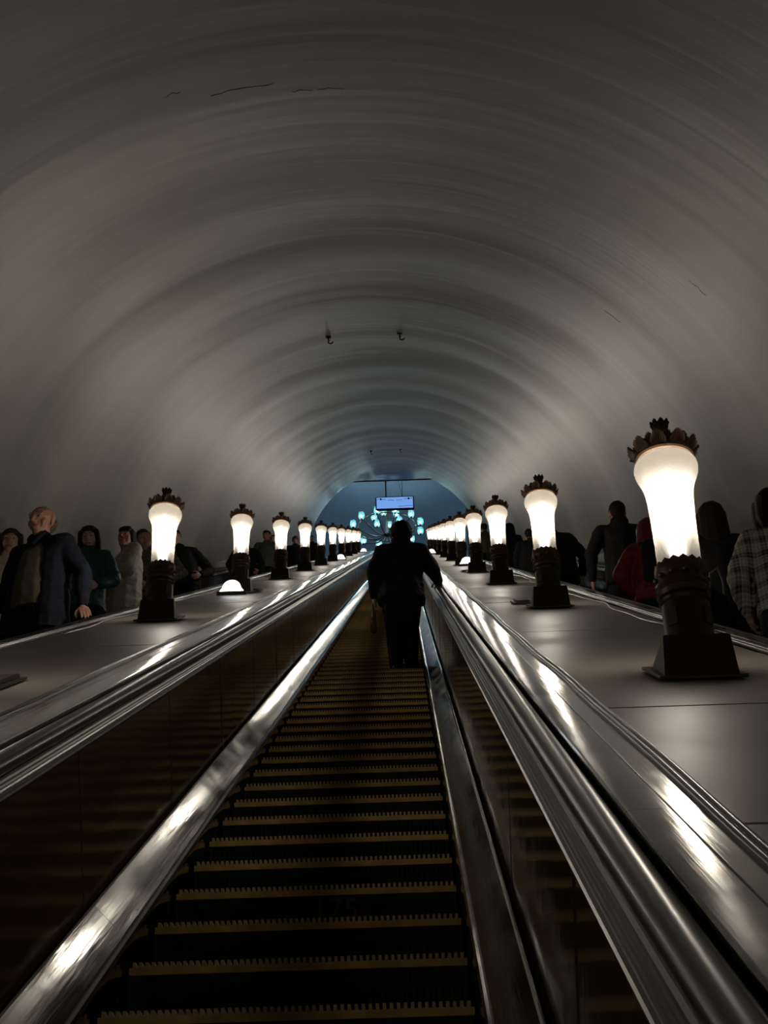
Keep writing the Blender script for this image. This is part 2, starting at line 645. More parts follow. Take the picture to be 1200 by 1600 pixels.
G_ST = 'identical steps of the centre escalator'
L_ST = 'dark ribbed step with worn yellow toothed front edge on the centre escalator'
st0 = make_step(L_ST, G_ST)
MAN_K = 22
for k in range(-5, 123):
    o = st0 if k == 0 else copy_tree(st0)
    o.location = (0, Y0 + 0.4 * k, step_z(k))
    if k == MAN_K:
        o['label'] = 'dark ribbed centre step with yellow edge under the feet of the capped person'
    if k == 3:
        o['label'] = 'nearest dark centre step with a rubbed number 175 on its riser'
        cu = bpy.data.curves.new('n', 'FONT')
        cu.body = '175'
        cu.size = 0.11
        cu.extrude = 0.0008
        cu.align_x = 'CENTER'
        tmp = bpy.data.objects.new('n', cu)
        COL.objects.link(tmp)
        bpy.context.view_layer.update()
        me = bpy.data.meshes.new_from_object(tmp.evaluated_get(bpy.context.evaluated_depsgraph_get()))
        bpy.data.objects.remove(tmp)
        me.materials.append(M_MARK)
        q = bpy.data.objects.new('number_marking', me)
        COL.objects.link(q)
        q.parent = o
        q.rotation_euler = (math.radians(90), 0, 0)
        q.location = (0.07, -0.003, -0.09)

# stepped bands of the two side escalators
for sg, nm in ((-1, 'left'), (1, 'right')):
    b = bmesh.new()
    top_, bot = [], []
    for k in range(-40, 123):
        y, z = Y0 + 0.4 * k, step_z(k)
        top_ += [(y, z - RISE + 0.018), (y, z + 0.018)]
        bot += [(y, z - RISE - 0.2), (y, z - RISE - 0.2)]
    for x0, x1 in ((sg * SIDE_X - 0.5, sg * SIDE_X + 0.5),):
        a = [b.verts.new((x0, y, z)) for y, z in top_]
        c = [b.verts.new((x1, y, z)) for y, z in top_]
        for j in range(len(a) - 1):
            b.faces.new((a[j], c[j], c[j + 1], a[j + 1]))
    link('floor_%s_steps' % nm, fix(b), M_RISER, kind='structure')


# ------------------------------------------------------------------ lamps
def palmette(b, ang, r0, z0, h, wd, lean, th=0.006):
    """a curled fan leaf standing on the rim"""
    m_ = Matrix.Rotation(ang, 3, 'Z')
    lob = 7
    N = 5
    fr = []
    for i in range(N + 1):
        u = i / N
        row = []
        for j in range(lob * 2 + 1):
            v = j / (lob * 2) * 2 - 1
            edge = 1.0 - 0.42 * v * v + (0.07 if j % 2 else -0.05) * (u ** 2)
            hh = h * u * edge
            ww = wd * (0.38 + 0.62 * math.sin(min(1, u * 1.15) * math.pi / 2)) * v * (1 - 0.25 * u ** 4)
            rr = r0 + lean * u ** 1.7 + 0.006 * (1 if j % 2 else 0) * u - 0.4 * ww * ww / r0
            row.append(m_ @ Vector((rr, ww, z0 + hh)))
        fr.append(row)
    n_ = [[b.verts.new(p) for p in row] for row in fr]
    k_ = [[b.verts.new(p - m_ @ Vector((th, 0, 0))) for p in row] for row in fr]
    W = lob * 2
    for i in range(N):
        for j in range(W):
            b.faces.new((n_[i][j], n_[i][j + 1], n_[i + 1][j + 1], n_[i + 1][j]))
            b.faces.new((k_[i][j], k_[i + 1][j], k_[i + 1][j + 1], k_[i][j + 1]))
    for i in range(N):
        b.faces.new((n_[i][0], n_[i + 1][0], k_[i + 1][0], k_[i][0]))
        b.faces.new((n_[i][W], k_[i][W], k_[i + 1][W], n_[i + 1][W]))
    for j in range(W):
        b.faces.new((n_[N][j], n_[N][j + 1], k_[N][j + 1], k_[N][j]))
        b.faces.new((n_[0][j], k_[0][j], k_[0][j + 1], n_[0][j + 1]))


def make_lamp():
    t = thing('escalator_lamp', 'x', 'lamp', (0, 0, 0), 0, 'torch lamps along the escalator decks')
    # local frame: origin on the deck under the front edge of the pedestal, z up, deck rises with +y
    b = bmesh.new()
    f = lambda x, s, n: Vector((x, s * C30 - n * S30, s * S30 + n * C30))
    box(b, -0.150, 0.150, -0.02, 0.36, 0.0, 0.012, f)
    bmesh.ops.bevel(b, geom=b.edges[:], offset=0.003, segments=1, affect='EDGES')
    link('base_flange', fix(b), M_BRZ, t)
    b = bmesh.new()
    # wedge pedestal: upright front, level top, running back into the slope
    v = []
    H = 0.170
    for sx in (-1, 1):
        v.append([b.verts.new(q) for q in (Vector((sx * 0.127, 0.0, 0.004)), Vector((sx * 0.115, 0.006, H)),
                                           Vector((sx * 0.115, 0.286, H)), Vector((sx * 0.127, 0.295, 0.168)))])
    b.faces.new(v[0])
    b.faces.new(v[1][::-1])
    for j in range(4):
        b.faces.new((v[0][j], v[1][j], v[1][(j + 1) % 4], v[0][(j + 1) % 4]))
    fix(b)
    bmesh.ops.bevel(b, geom=b.edges[:], offset=0.004, segments=2, affect='EDGES')
    link('pedestal', b, M_BRZ, t)
    CY = 0.125
    b = bmesh.new()
    r = lathe(b, [(0.094, 0.165), (0.095, 0.180), (0.089, 0.188), (0.087, 0.200), (0.085, 0.335), (0.090, 0.342),
                  (0.092, 0.352), (0.086, 0.360), (0.080, 0.362)], 32, (0, CY, 0))
    cap_ring(b, r[0], True)
    cap_ring(b, r[-1])
    # raised shields on the drum
    for k in range(4):
        a = math.pi / 4 + k * math.pi / 2
        m_ = Matrix.Rotation(a, 3, 'Z')
        q = box(b, 0.082, 0.091, -0.020, 0.020, 0.235, 0.300)
        for vv in q:
            vv.co = m_ @ vv.co + Vector((0, CY, 0))
    auto_smooth(link('column', fix(b), M_BRZ, t), 35)
    b = bmesh.new()
    r = lathe(b, [(0.080, 0.360), (0.093, 0.366), (0.097, 0.382), (0.090, 0.395), (0.087, 0.402), (0.094, 0.410),
                  (0.092, 0.424), (0.088, 0.432), (0.091, 0.445), (0.094, 0.462), (0.093, 0.480), (0.088, 0.497),
                  (0.083, 0.492), (0.081, 0.45)], 64, (0, CY, 0), scallop=((11, 12), 16, 0.0, 0.006))
    cap_ring(b, r[0], True)
    for k in range(12):
        a = 2 * math.pi * k / 12
        bmesh.ops.create_icosphere(b, subdivisions=1, radius=0.012,
                                   matrix=Matrix.Translation((0.092 * math.cos(a), CY + 0.092 * math.sin(a), 0.440)))
    auto_smooth(link('collar', fix(b), M_BRZ2D, t), 40)
    b = bmesh.new()
    sp = [(0.079, 0.462), (0.079, 0.50), (0.080, 0.60), (0.082, 0.70), (0.085, 0.765), (0.088, 0.80), (0.093, 0.828),
          (0.101, 0.853), (0.110, 0.873), (0.117, 0.893), (0.1195, 0.912), (0.117, 0.929), (0.109, 0.941), (0.098, 0.947), (0.094, 0.952)]
    lathe(b, sp, 48, (0, CY, 0))
    b.verts.ensure_lookup_table()
    cap_ring(b, b.verts[-48:])
    link('lamp_shade', b, M_SHADE, t, smooth=True)
    b = bmesh.new()
    bp = [(0.006, 0.60), (0.020, 0.612), (0.029, 0.635), (0.031, 0.66), (0.034, 0.80), (0.030, 0.84), (0.020, 0.865), (0.006, 0.875)]
    r = lathe(b, bp, 12, (0, CY, 0))
    cap_ring(b, r[0], True)
    cap_ring(b, r[-1])
    link('light_tube', fix(b), M_BULB, t, smooth=True)
    b = bmesh.new()
    bp = [(0.01, 0.52)] + [(0.070 * math.sin(math.pi * k / 12) ** 0.38, 0.52 + 0.40 * k / 12) for k in range(1, 12)] + [(0.01, 0.92)]
    r = lathe(b, bp, 20, (0, CY, 0))
    cap_ring(b, r[0], True)
    cap_ring(b, r[-1])
    link('added_glow_volume', fix(b), M_GLOW, t, smooth=True)  # emitting volume added for the soft glow around the tube
    # crown of palmettes
    b = bmesh.new()
    r = lathe(b, [(0.085, 0.958), (0.105, 0.952), (0.111, 0.958), (0.109, 0.968), (0.100, 0.975), (0.070, 0.990), (0.035, 1.005), (0.022, 1.01)], 32, (0, 0, 0))
    cap_ring(b, r[0], True)
    cap_ring(b, r[-1])
    for k in range(10):
        palmette(b, 2 * math.pi * k / 10, 0.104, 0.955, 0.058, 0.034, 0.026)
    for k in range(10):
        palmette(b, 2 * math.pi * (k + .5) / 10, 0.098, 0.955, 0.064, 0.026, 0.016)
    fix(b)
    bmesh.ops.translate(b, verts=b.verts[:], vec=(0, CY, 0))
    auto_smooth(link('crown', b, M_BRZ2, t), 30)
    b = bmesh.new()
    r = lathe(b, [(0.040, 1.000), (0.038, 1.020), (0.026, 1.045), (0.022, 1.075), (0.024, 1.095), (0.032, 1.112), (0.026, 1.118)], 16)
    cap_ring(b, r[0], True)
    cap_ring(b, r[-1])
    for k in range(8):
        palmette(b, 2 * math.pi * k / 8, 0.026, 1.085, 0.042, 0.016, 0.006, 0.004)
    fix(b)
    bmesh.ops.translate(b, verts=b.verts[:], vec=(0, CY, 0))
    auto_smooth(link('finial', b, M_BRZ2D, t), 30)
    return t


M_BRZ2D = mat('dark_brown_bronze', (0.085, 0.050, 0.034), 0.45, 0.5, noise=((12, 12, 12), 0.3, 4))
lamp0 = make_lamp()
ORD = ['nearest the camera', 'second from the camera', 'third from the camera', 'fourth from the camera', 'fifth from the camera',
       'sixth from the camera', 'seventh from the camera', 'eighth from the camera', 'ninth from the camera',
       'tenth from the camera', 'eleventh from the camera']
LS = [5.05 + 5.13 * k for k in range(11)]
first = True
for sg, nm in ((1, 'right'), (-1, 'left')):
    for k in range(-2, 11):
        s = 5.05 + 5.13 * k
        o = lamp0 if first else copy_tree(lamp0)
        first = False
        o.location = P(sg * 1.348, s + 0.03, 0.7565)
        i = k if sg > 0 else k - 1
        if i >= 0:
            o['label'] = 'bronze torch lamp with glowing flared glass shade, %s in the %s row' % (ORD[i], nm)
        elif k >= 0:
            o['label'] = 'bronze torch lamp just outside the left edge of the view, in the left row'
        else:
            o['label'] = 'bronze torch lamp %s the camera, in the %s row' % ('farther behind' if k == -2 else 'just behind', nm)
        if sg > 0 and k in (3, 4):
            b = bmesh.new()
            a0 = -1.75
            vs = [[b.verts.new((0.0835 * math.cos(a0 + da) , 0.125 + 0.0835 * math.sin(a0 + da), z)) for da in (0, .1, .2, .3)] for z in (0.60, 0.635)]
            for j in range(3):
                b.faces.new((vs[0][j], vs[0][j + 1], vs[1][j + 1], vs[1][j]))
            link('sticker', b, M_STK, o) if 'M_STK' in globals() else None

# half-round light boxes standing on the decks
M_TXT = mat('light_box_print', (0.25, 0.27, 0.30), 0.6)


def lightbox(x, s, label, sc=1.0):
    t = thing('light_box_sign', label, 'sign', P(x, s, 0.7545), 0, 'half-round light boxes on the decks')
    pts = []
    for k in range(25):
        u = k / 24 * 2 - 1
        xx = 0.118 * u
        # bell outline: a wide foot that swells into a round head
        h = 0.012 + 0.030 * (1 - abs(u) ** 6) + (0.088 * math.sqrt(max(0, 1 - (u / 0.78) ** 2)) if abs(u) < 0.78 else 0)
        pts.append((xx, h))
    pts = [(-0.118, 0.0)] + pts + [(0.118, 0.0)]
    b = bmesh.new()
    for y in (0.0, 0.05):
        pass
    a = [b.verts.new((x_, 0.0, z + 0.041)) for x_, z in pts]
    c = [b.verts.new((x_, 0.05, z + 0.041)) for x_, z in pts]
    n = len(pts)
    for j in range(n):
        b.faces.new((a[j], a[(j + 1) % n], c[(j + 1) % n], c[j]))
    b.faces.new(a)
    b.faces.new(c[::-1])
    link('light_panel', fix(b), M_DISC, t)
    b = bmesh.new()
    for vv in box(b, -0.145, 0.145, -0.012, 0.062, 0.0, 0.041):
        if vv.co.z < 0.01:
            vv.co.z = vv.co.y * T30 + 0.001
    link('stand', b, M_GREENBR, t)
    b = bmesh.new()
    xs = -0.06
    rnd = random.Random(3)
    while xs < 0.055:
        wd = rnd.uniform(0.004, 0.008)
        box(b, xs, xs + wd, -0.0012, 0.0, 0.065, 0.072)
        xs += wd + 0.003
    link('small_print', b, M_TXT, t)
    return t


M_GREENBR = mat('olive_bronze_frame', (0.10, 0.095, 0.05), 0.4, 0.4)
lightbox(-1.352, 14.75, 'glowing white half-round light box before the second lamp of the left row')
lightbox(-1.19, 36.6, 'small glowing half-round light box far up the left deck')
lightbox(1.395, 24.9, 'glowing white half-round light box between the lamps of the right deck')
lightbox(1.15, 43.0, 'small glowing half-round light box far up the right deck')
lightbox(-1.14, 56.0, 'tiny glowing half-round light box at the top of the left deck')

# flat junction boxes on the deck plates
for x, s, lb in ((-1.225, 5.75, 'flat dark junction box on the left deck at the edge of the photo'),
                 (1.21, 11.1, 'flat dark junction box beside the second lamp of the right row'),
                 (-1.235, 15.9, 'flat dark junction box beside the second lamp of the left row'),
                 (1.21, 21.2, 'flat dark junction box beside the fourth lamp of the right row')):
    t = thing('junction_box', lb, 'junction box', P(x, s, 0.7545), 0, 'junction boxes on the decks')
    b = bmesh.new()
    f = lambda x, s, n: Vector((x, s * C30 - n * S30, s * S30 + n * C30))
    box(b, -0.07, 0.07, -0.2, 0.2, 0.0, 0.010, f)
    link('base_plate', b, M_BRZ, t)
    b = bmesh.new()
    box(b, -0.05, 0.05, -0.17, 0.17, 0.010, 0.026, f)
    bmesh.ops.bevel(b, geom=b.edges[:], offset=0.004, segments=2, affect='EDGES')
    link('lid', fix(b), M_BRZ, t)

# thin cables lying on the decks
for sg, a, b_, lb in ((1, 6.5, 24.0, 'thin pale cable lying wavily along the far edge of the right deck'),
                      (-1, 9.0, 22.0, 'thin pale cable lying along the far edge of the left deck')):
    b = bmesh.new()
    pts = []
    n = int((b_ - a) / 0.12)
    for i in range(n + 1):
        s = a + (b_ - a) * i / n
        pts.append(P(sg * (1.715 + 0.028 * math.sin(s * 1.9) + 0.015 * math.sin(s * 4.3)), s, 0.7555))
    tube(b, pts, 0.0035, 6)
    tag(link('cable', fix(b), mat('pale_cable_' + str(sg), (0.6, 0.58, 0.52), 0.3, 0.6), smooth=True), lb, 'cable')

# hooks in the crown of the vault
for x, s, lb in ((-0.53, 19.55, 'black iron hook in the vault, left of the nearer pair'), (0.40, 19.55, 'black iron hook in the vault, right of the nearer pair'),
                 (-0.53, 45.5, 'small black hook in the vault, left of the farther pair'), (0.365, 45.5, 'small black hook in the vault, right of the farther pair')):
    n = VC + math.sqrt(VR * VR - x * x)
    t = thing('ceiling_hook', lb, 'hook', P(x, s, n), 0, 'hooks in the vault')
    b = bmesh.new()
    pts = [(0, 0, 0.05), (0, 0, -0.05), (0.002, 0, -0.07)]
    for k in range(10):
        a = math.radians(120 + 26 * k)
        pts.append((0.028 + 0.030 * math.cos(a), 0, -0.092 + 0.028 * math.sin(a)))
    tube(b, pts, 0.0095, 8)
    link('hook', fix(b), M_BLACK, t, smooth=True)
    b = bmesh.new()
    box(b, -0.035, 0.035, -0.02, 0.02, -0.018, -0.004)
    link('mounting_plate', b, M_BLACK, t)

# ------------------------------------------------------------------ chandelier and hanging sign
CH = Vector((-0.39, 60.0, 36.70))
t = thing('chandelier', 'great ring chandelier with cyan glowing tulip globes under the blue dome', 'chandelier', CH)
b = bmesh.new()
ring = [(1.33 * math.cos(2 * math.pi * k / 48), 1.33 * math.sin(2 * math.pi * k / 48), 0) for k in range(49)]
tube(b, ring, 0.035, 8)
link('ring', fix(b), M_CHAND, t, smooth=True)
b = bmesh.new()
r = lathe(b, [(0.02, -0.55), (0.10, -0.50), (0.16, -0.42), (0.10, -0.33), (0.06, -0.25), (0.09, -0.1), (0.05, 0.05), (0.05, 0.9),
              (0.14, 1.0), (0.30, 1.02), (0.14, 1.06), (0.035, 1.15), (0.035, HW + HR * .95 - 6.2 + 0.25)], 20)
cap_ring(b, r[0], True)
cap_ring(b, r[-1])
link('stem', fix(b), M_CHAND, t, smooth=True)
for k in range(12):
    a = math.radians(15 + 30 * k)
    d = Vector((math.cos(a), math.sin(a), 0))
    b = bmesh.new()
    pts = []
    for i in range(13):
        u = i / 12
        pts.append(d * (0.08 + 1.5 * u) + Vector((0, 0, -0.38 + 0.16 * u - 0.42 * math.sin(math.pi * u) * (1 - u) + 0.0)))
    tube(b, pts, 0.028, 6)
    link('arm', fix(b), M_CHAND, t, smooth=True)
gp = [(0.05, -0.13), (0.10, -0.12), (0.145, -0.06), (0.155, 0.02), (0.14, 0.09), (0.12, 0.12), (0.14, 0.16)]
gprof = [(x * 0.95, z * 1.1) for x, z in gp]
spots = [(1.62, 15 + 30 * k, -0.05) for k in range(12)] + [(0.62, 18 + 60 * k, 0.42) for k in range(6)]
b0 = None
for r_, a_, z_ in spots:
    a = math.radians(a_)
    p = Vector((r_ * math.cos(a), r_ * math.sin(a), z_))
    if b0 is None:
        b = bmesh.new()
        r = lathe(b, gprof, 20, (0, 0, 0), scallop=((4, 5, 6), 5, 0.012, 0.01))
        cap_ring(b, r[0], True)
        b0 = link('globe', b, M_GLOBE, t, smooth=True)
        b = bmesh.new()
        bmesh.ops.create_icosphere(b, subdivisions=2, radius=0.045)
        bb = link('bulb', b, M_GBULB, b0, smooth=True)
        b = bmesh.new()
        r = lathe(b, [(0.02, -0.22), (0.06, -0.17), (0.055, -0.13)], 12)
        cap_ring(b, r[0], True)
        cap_ring(b, r[-1])
        bc = link('cup', b, M_CHAND, b0, smooth=True)
        b0.location = p
    else:
        g_ = b0.copy()
        COL.objects.link(g_)
        g_.parent = t
        g_.location = p
        for q in (bb, bc):
            c = q.copy()
            COL.objects.link(c)
            c.parent = g_

t = thing('hanging_sign', 'pale blue glowing direction sign hanging in front of the chandelier', 'sign', (0.045, 54.5, 34.665))
b = bmesh.new()
box(b, -0.83, 0.83, 0.0, 0.14, -0.33, 0.33)
bmesh.ops.bevel(b, geom=b.edges[:], offset=0.03, segments=2, affect='EDGES')
link('housing', fix(b), M_BLACK, t)
b = bmesh.new()
box(b, -0.78, 0.78, -0.004, 0.002, -0.275, 0.275)
link('lit_face', b, M_SCREEN, t)
b = bmesh.new()


def blot(b, cx, cz, r):
    vs = [b.verts.new((cx + r * math.cos(2 * math.pi * k / 16), -0.006, cz + r * math.sin(2 * math.pi * k / 16))) for k in range(16)]
    b.faces.new(vs)


blot(b, -0.60, 0.19, 0.05)
blot(b, 0.60, 0.19, 0.05)
for cx in (-0.71, 0.71):
    s_ = 1 if cx > 0 else -1
    b.faces.new([b.verts.new(q) for q in ((cx - .03, -0.006, 0.18), (cx + .03, -0.006, 0.18), (cx, -0.006, 0.235))])
rnd = random.Random(5)
for x0, x1, z in ((-0.52, -0.42, 0.185), (0.40, 0.53, 0.185), (0.42, 0.74, -0.17), (-0.3, -0.05, 0.13), (0.05, 0.3, 0.13), (0.15, 0.40, -0.19)):
    xs = x0
    while xs < x1:
        wd = rnd.uniform(0.01, 0.028)
        box(b, xs, xs + wd, -0.0065, -0.004, z - 0.014, z + 0.014)
        xs += wd + 0.008
link('printed_marks', b, M_SCRDK, t)
for x in (-0.38, 0.33):
    b = bmesh.new()
    tube(b, [(x, 0.07, 0.3), (x, 0.07, 2.6 if x < 0 else 2.6)], 0.022 if x < 0 else 0.012, 8)
    link('hanger_rod', fix(b), M_BLACK, t)
b = bmesh.new()
tube(b, [(0.33, 0.07, 0.3), (0.10, 0.07, 1.6)], 0.008, 6)
link('stay_wire', fix(b), M_BLACK, t)

# ------------------------------------------------------------------ people
ICO = None


def _ico():
    global ICO
    if ICO is None:
        b = bmesh.new()
        bmesh.ops.create_icosphere(b, subdivisions=2, radius=1)
        ICO = [v.co.copy() for v in b.verts]
        b.free()
    return ICO


def V(*a):
    return Vector(a)


class Blob:
    """collects rounded hulls and melts them into one continuous surface"""

    def __init__(self):
        self.bm = bmesh.new()

    def hull(self, *els, M=None):
        vs = []
        for c, r in els:
            r = V(r, r, r) if isinstance(r, (int, float)) else Vector(r)
            for p in _ico():
                q = V(c[0] + p.x * r.x, c[1] + p.y * r.y, c[2] + p.z * r.z)
                vs.append(self.bm.verts.new(M @ q if M else q))
        res = bmesh.ops.convex_hull(self.bm, input=vs)
        junk = list({e for e in res['geom_interior'] + res['geom_unused'] if isinstance(e, bmesh.types.BMVert)})
        if junk:
            bmesh.ops.delete(self.bm, geom=junk, context='VERTS')

    def chain(self, pts, M=None):
        for a, b in zip(pts, pts[1:]):
            self.hull(a, b, M=M)

    def build(self, name, m, parent, voxel, smooth=3, cut=None, wrinkle=0.0, seed=0, extra=None):
        fix(self.bm)
        o = link(name, self.bm, m, None)
        md = o.modifiers.new('r', 'REMESH')
        md.mode = 'VOXEL'
        md.voxel_size = voxel
        md.use_smooth_shade = True
        if smooth:
            sm = o.modifiers.new('s', 'SMOOTH')
            sm.factor = 0.5
            sm.iterations = smooth
        bpy.context.view_layer.update()
        ev = o.evaluated_get(bpy.context.evaluated_depsgraph_get())
        me = bpy.data.meshes.new_from_object(ev)
        old = o.data
        o.modifiers.clear()
        o.data = me
        bpy.data.meshes.remove(old)
        if cut:
            b = bmesh.new()
            b.from_mesh(me)
            for co, no in cut:
                r = bmesh.ops.bisect_plane(b, geom=b.verts[:] + b.edges[:] + b.faces[:], plane_co=co, plane_no=no, clear_outer=True)
                ed = [e for e in r['geom_cut'] if isinstance(e, bmesh.types.BMEdge)]
                try:
                    bmesh.ops.holes_fill(b, edges=ed, sides=0)
                except Exception:
                    pass
            b.to_mesh(me)
            b.free()
        if wrinkle:
            from mathutils import noise
            me.update()
            co = [v.co.copy() for v in me.vertices]
            no = [v.normal.copy() for v in me.vertices]
            for v, c, n in zip(me.vertices, co, no):
                q = V(c.x * 7, c.y * 7, c.z * 12 + seed)
                k = noise.noise(q) + 0.6 * noise.noise(q * 2.3)
                v.co = c + n * (wrinkle * k)
        for p in me.polygons:
            p.use_smooth = True
        if len(me.materials) == 0:
            me.materials.append(m)
        o.parent = parent
        return o


def hand(B, wrist, d, palm_n, side_, curl=0.5, sc=1.0):
    """palm and five fingers; d = pointing direction, palm_n = way the palm faces, side_ = +1 thumb on d x n side"""
    d = d.normalized()
    n = (palm_n - d * palm_n.dot(d)).normalized()
    t = d.cross(n) * side_
    W = Vector(wrist)
    B.hull((W, 0.026 * sc), (W + d * 0.03 * sc, 0.027 * sc))
    a = [(W + d * 0.030 * sc + t * k * 0.024 * sc, 0.016 * sc) for k in (-1, 1)]
    c = [(W + d * 0.085 * sc + t * k * 0.030 * sc, 0.0125 * sc) for k in (-1, 1)]
    B.hull(*a, *c)
    for i, (off, ln) in enumerate(((0.031, 0.072), (0.0105, 0.082), (-0.0105, 0.076), (-0.031, 0.058))):
        p = W + d * 0.086 * sc + t * off * sc * 1.02
        r = 0.0095 * sc
        ang = 0.0
        pts = [(p, r * 1.05)]
        for seg in (0.45, 0.32, 0.23):
            ang += curl * (0.75 if seg > .4 else 1.0)
            dd = d * math.cos(ang) + n * math.sin(ang) + t * off * 1.5 * (1 - curl)
            p = p + dd.normalized() * ln * seg * sc
            r *= 0.93
            pts.append((p, r))
        B.chain(pts)
    p0 = W + d * 0.028 * sc + t * 0.026 * sc
    p1 = p0 + (t * 0.030 + d * 0.026 + n * 0.012) * sc
    p2 = p1 + (t * 0.010 + d * 0.028 + n * (0.010 + 0.016 * curl)) * sc
    p3 = p2 + (d * 0.022 + n * (0.004 + 0.014 * curl) - t * 0.002) * sc
    B.chain([(p0, 0.015 * sc), (p1, 0.0125 * sc), (p2, 0.011 * sc), (p3, 0.0095 * sc)])


SKIN = {}


def skin(c):
    if c not in SKIN:
        SKIN[c] = mat('skin_%d' % len(SKIN), c, 0.48, spec=0.4, noise=((14, 14, 14), 0.10, 3))
    return SKIN[c]


FAB = {}


def fab(name, c, rough=0.85, **k):
    if name not in FAB:
        FAB[name] = mat(name, c, rough, spec=0.25, noise=k.get('noise', ((18, 18, 18), 0.18, 4)),
                        bump=k.get('bump', [((9, 9, 14), 0.5, 0.02, 3)]), sheen=k.get('sheen', 0.0), metal=0)
    return FAB[name]


M_EYE = mat('eye_white', (0.32, 0.27, 0.24), 0.5)
M_IRIS = mat('dark_iris', (0.02, 0.015, 0.01), 0.15)
M_LIP = mat('lip_skin', (0.36, 0.11, 0.09), 0.45)


HS = 1.10


def person(label, loc, rz, H=1.70, male=True, skin_c=(0.50, 0.30, 0.22), girth=1.0, group=None,
           lean=(0, 0), head=(0, 0, 0), hoff=(0, 0), arms=None, top=None, top_len=0.80, open_front=None, hood=False, collar=True,
           quilt=False, legs=None, leg_m=None, shoe_m=None, hs=HS, hair=None, hair_m=None, skirt=None, backpack=None,
           detail=1, cuff=0.0, top_name='jacket', hands=(0.5, 0.5), hand_dir=(None, None), hand_n=(None, None)):
    """local frame: +Y the way the person faces, +X the person's right hand... (x right when seen from behind)"""
    k = H / 1.72
    root = thing('person', label, 'person', loc, rz, group)
    vx = {0: 0.012, 1: 0.009, 2: 0.0065}[detail]
    sh = (0.185 if male else 0.162) * k
    lx, ly = lean            # lean of the shoulders
    hip = V(0, 0, 0.93 * k)
    chest = V(lx * 0.7, ly * 0.7, 1.27 * k)
    neck = V(lx, ly, 1.45 * k)
    hc = V(lx + hoff[0], ly + hoff[1] + 0.015, 1.593 * k)
    arms = arms or [(V(-0.27, 0.0, 1.12), V(-0.27, 0.10, 0.87)), (V(0.27, 0.0, 1.12), V(0.27, 0.10, 0.87))]
    arms = [(Vector(a) * k, Vector(b) * k) for a, b in arms]
    legs = legs or [(V(-0.10, 0.02, 0.50), V(-0.11, 0.0, 0.085)), (V(0.10, 0.02, 0.50), V(0.11, 0.0, 0.085))]
    legs = [(Vector(a) * k, Vector(b)) for a, b in legs]
    B = Blob()
    g_ = girth
    # trunk
    B.hull((hip + V(0, 0, 0), V(0.145 * g_, 0.10 * g_, 0.09)), (hip + V(0, 0, 0.16), V(0.125 * g_, 0.09 * g_, 0.06)))
    B.hull((hip + V(0, 0, 0.16), V(0.125 * g_, 0.09 * g_, 0.06)), (chest, V(0.145 * g_, 0.105, 0.10)))
    B.hull((chest, V(0.145, 0.10, 0.10)), (neck + V(-sh * 0.80, -0.01, -0.055), 0.055), (neck + V(sh * 0.80, -0.01, -0.055), 0.055))
    B.hull((neck + V(0, -0.01, -0.06), V(0.08, 0.06, 0.04)), (neck + V(hoff[0] * .3, hoff[1] * .3, 0.02), 0.055 if male else 0.046), (hc + V(0, -0.02, -0.05), 0.054 if male else 0.045))
    for (kn, an), sx in zip(legs, (-1, 1)):
        B.chain([(hip + V(sx * 0.085, 0, -0.05), 0.095 * g_), (kn, 0.058), (an + V(0, 0, 0.0), 0.038)])
        B.hull((an + V(0, -0.03, -0.045), 0.036), (an + V(0, 0.14, -0.055), V(0.036, 0.04, 0.024)))
    for (el, wr), sx, cu, hd, hn in zip(arms, (-1, 1), hands, hand_dir, hand_n):
        s0 = neck + V(sx * sh, -0.01, -0.06)
        B.chain([(s0, 0.056), (el, 0.042), (wr, 0.027)])
        d = Vector(hd) if hd else (wr - el)
        n = Vector(hn) if hn else V(-sx, 0.1, 0)
        # thumb side: forwards
        dn = d.normalized()
        nn = (n - dn * n.dot(dn)).normalized()
        ts = 1 if dn.cross(nn).y + 0.3 * dn.cross(nn).z > 0 else -1
        hand(B, wr + dn * 0.01, d, n, ts, cu, (1.0 if male else 0.9))
    # head
    HM = Matrix.Translation(hc) @ Euler((head[0], head[1], head[2]), 'XYZ').to_matrix().to_4x4() @ Matrix.Diagonal((k * hs, k * hs, k * hs, 1))
    hw = 1.0 if male else 0.93
    B.hull((V(0, -0.012, 0.035), V(0.074 * hw, 0.090, 0.080)), (V(0, 0.020, 0.025), V(0.068 * hw, 0.070, 0.072)), M=HM)
    B.hull((V(0, 0.020, 0.010), V(0.064 * hw, 0.062, 0.06)), (V(0, 0.052, -0.082), V(0.026 * hw, 0.022, 0.018)),
           (V(-0.040 * hw, 0.005, -0.055), 0.018), (V(0.040 * hw, 0.005, -0.055), 0.018), M=HM)
    B.hull((V(0, 0.080, 0.028), V(0.010, 0.010, 0.012)), (V(0, 0.104, -0.014), V(0.011, 0.010, 0.008)), M=HM)      # nose
    B.hull((V(-0.014, 0.088, -0.018), 0.008), (V(0.014, 0.088, -0.018), 0.008), M=HM)
    B.hull((V(-0.042 * hw, 0.066, 0.040), V(0.012, 0.010, 0.008)), (V(0, 0.078, 0.040), V(0.014, 0.010, 0.010)), M=HM)   # brow ridge
    B.hull((V(0.042 * hw, 0.066, 0.040), V(0.012, 0.010, 0.008)), (V(0, 0.078, 0.040), V(0.014, 0.010, 0.010)), M=HM)
    B.hull((V(-0.020, 0.074, -0.048), V(0.008, 0.010, 0.007)), (V(0.020, 0.074, -0.048), V(0.008, 0.010, 0.007)), (V(0, 0.083, -0.048), V(0.012, 0.008, 0.009)), M=HM)
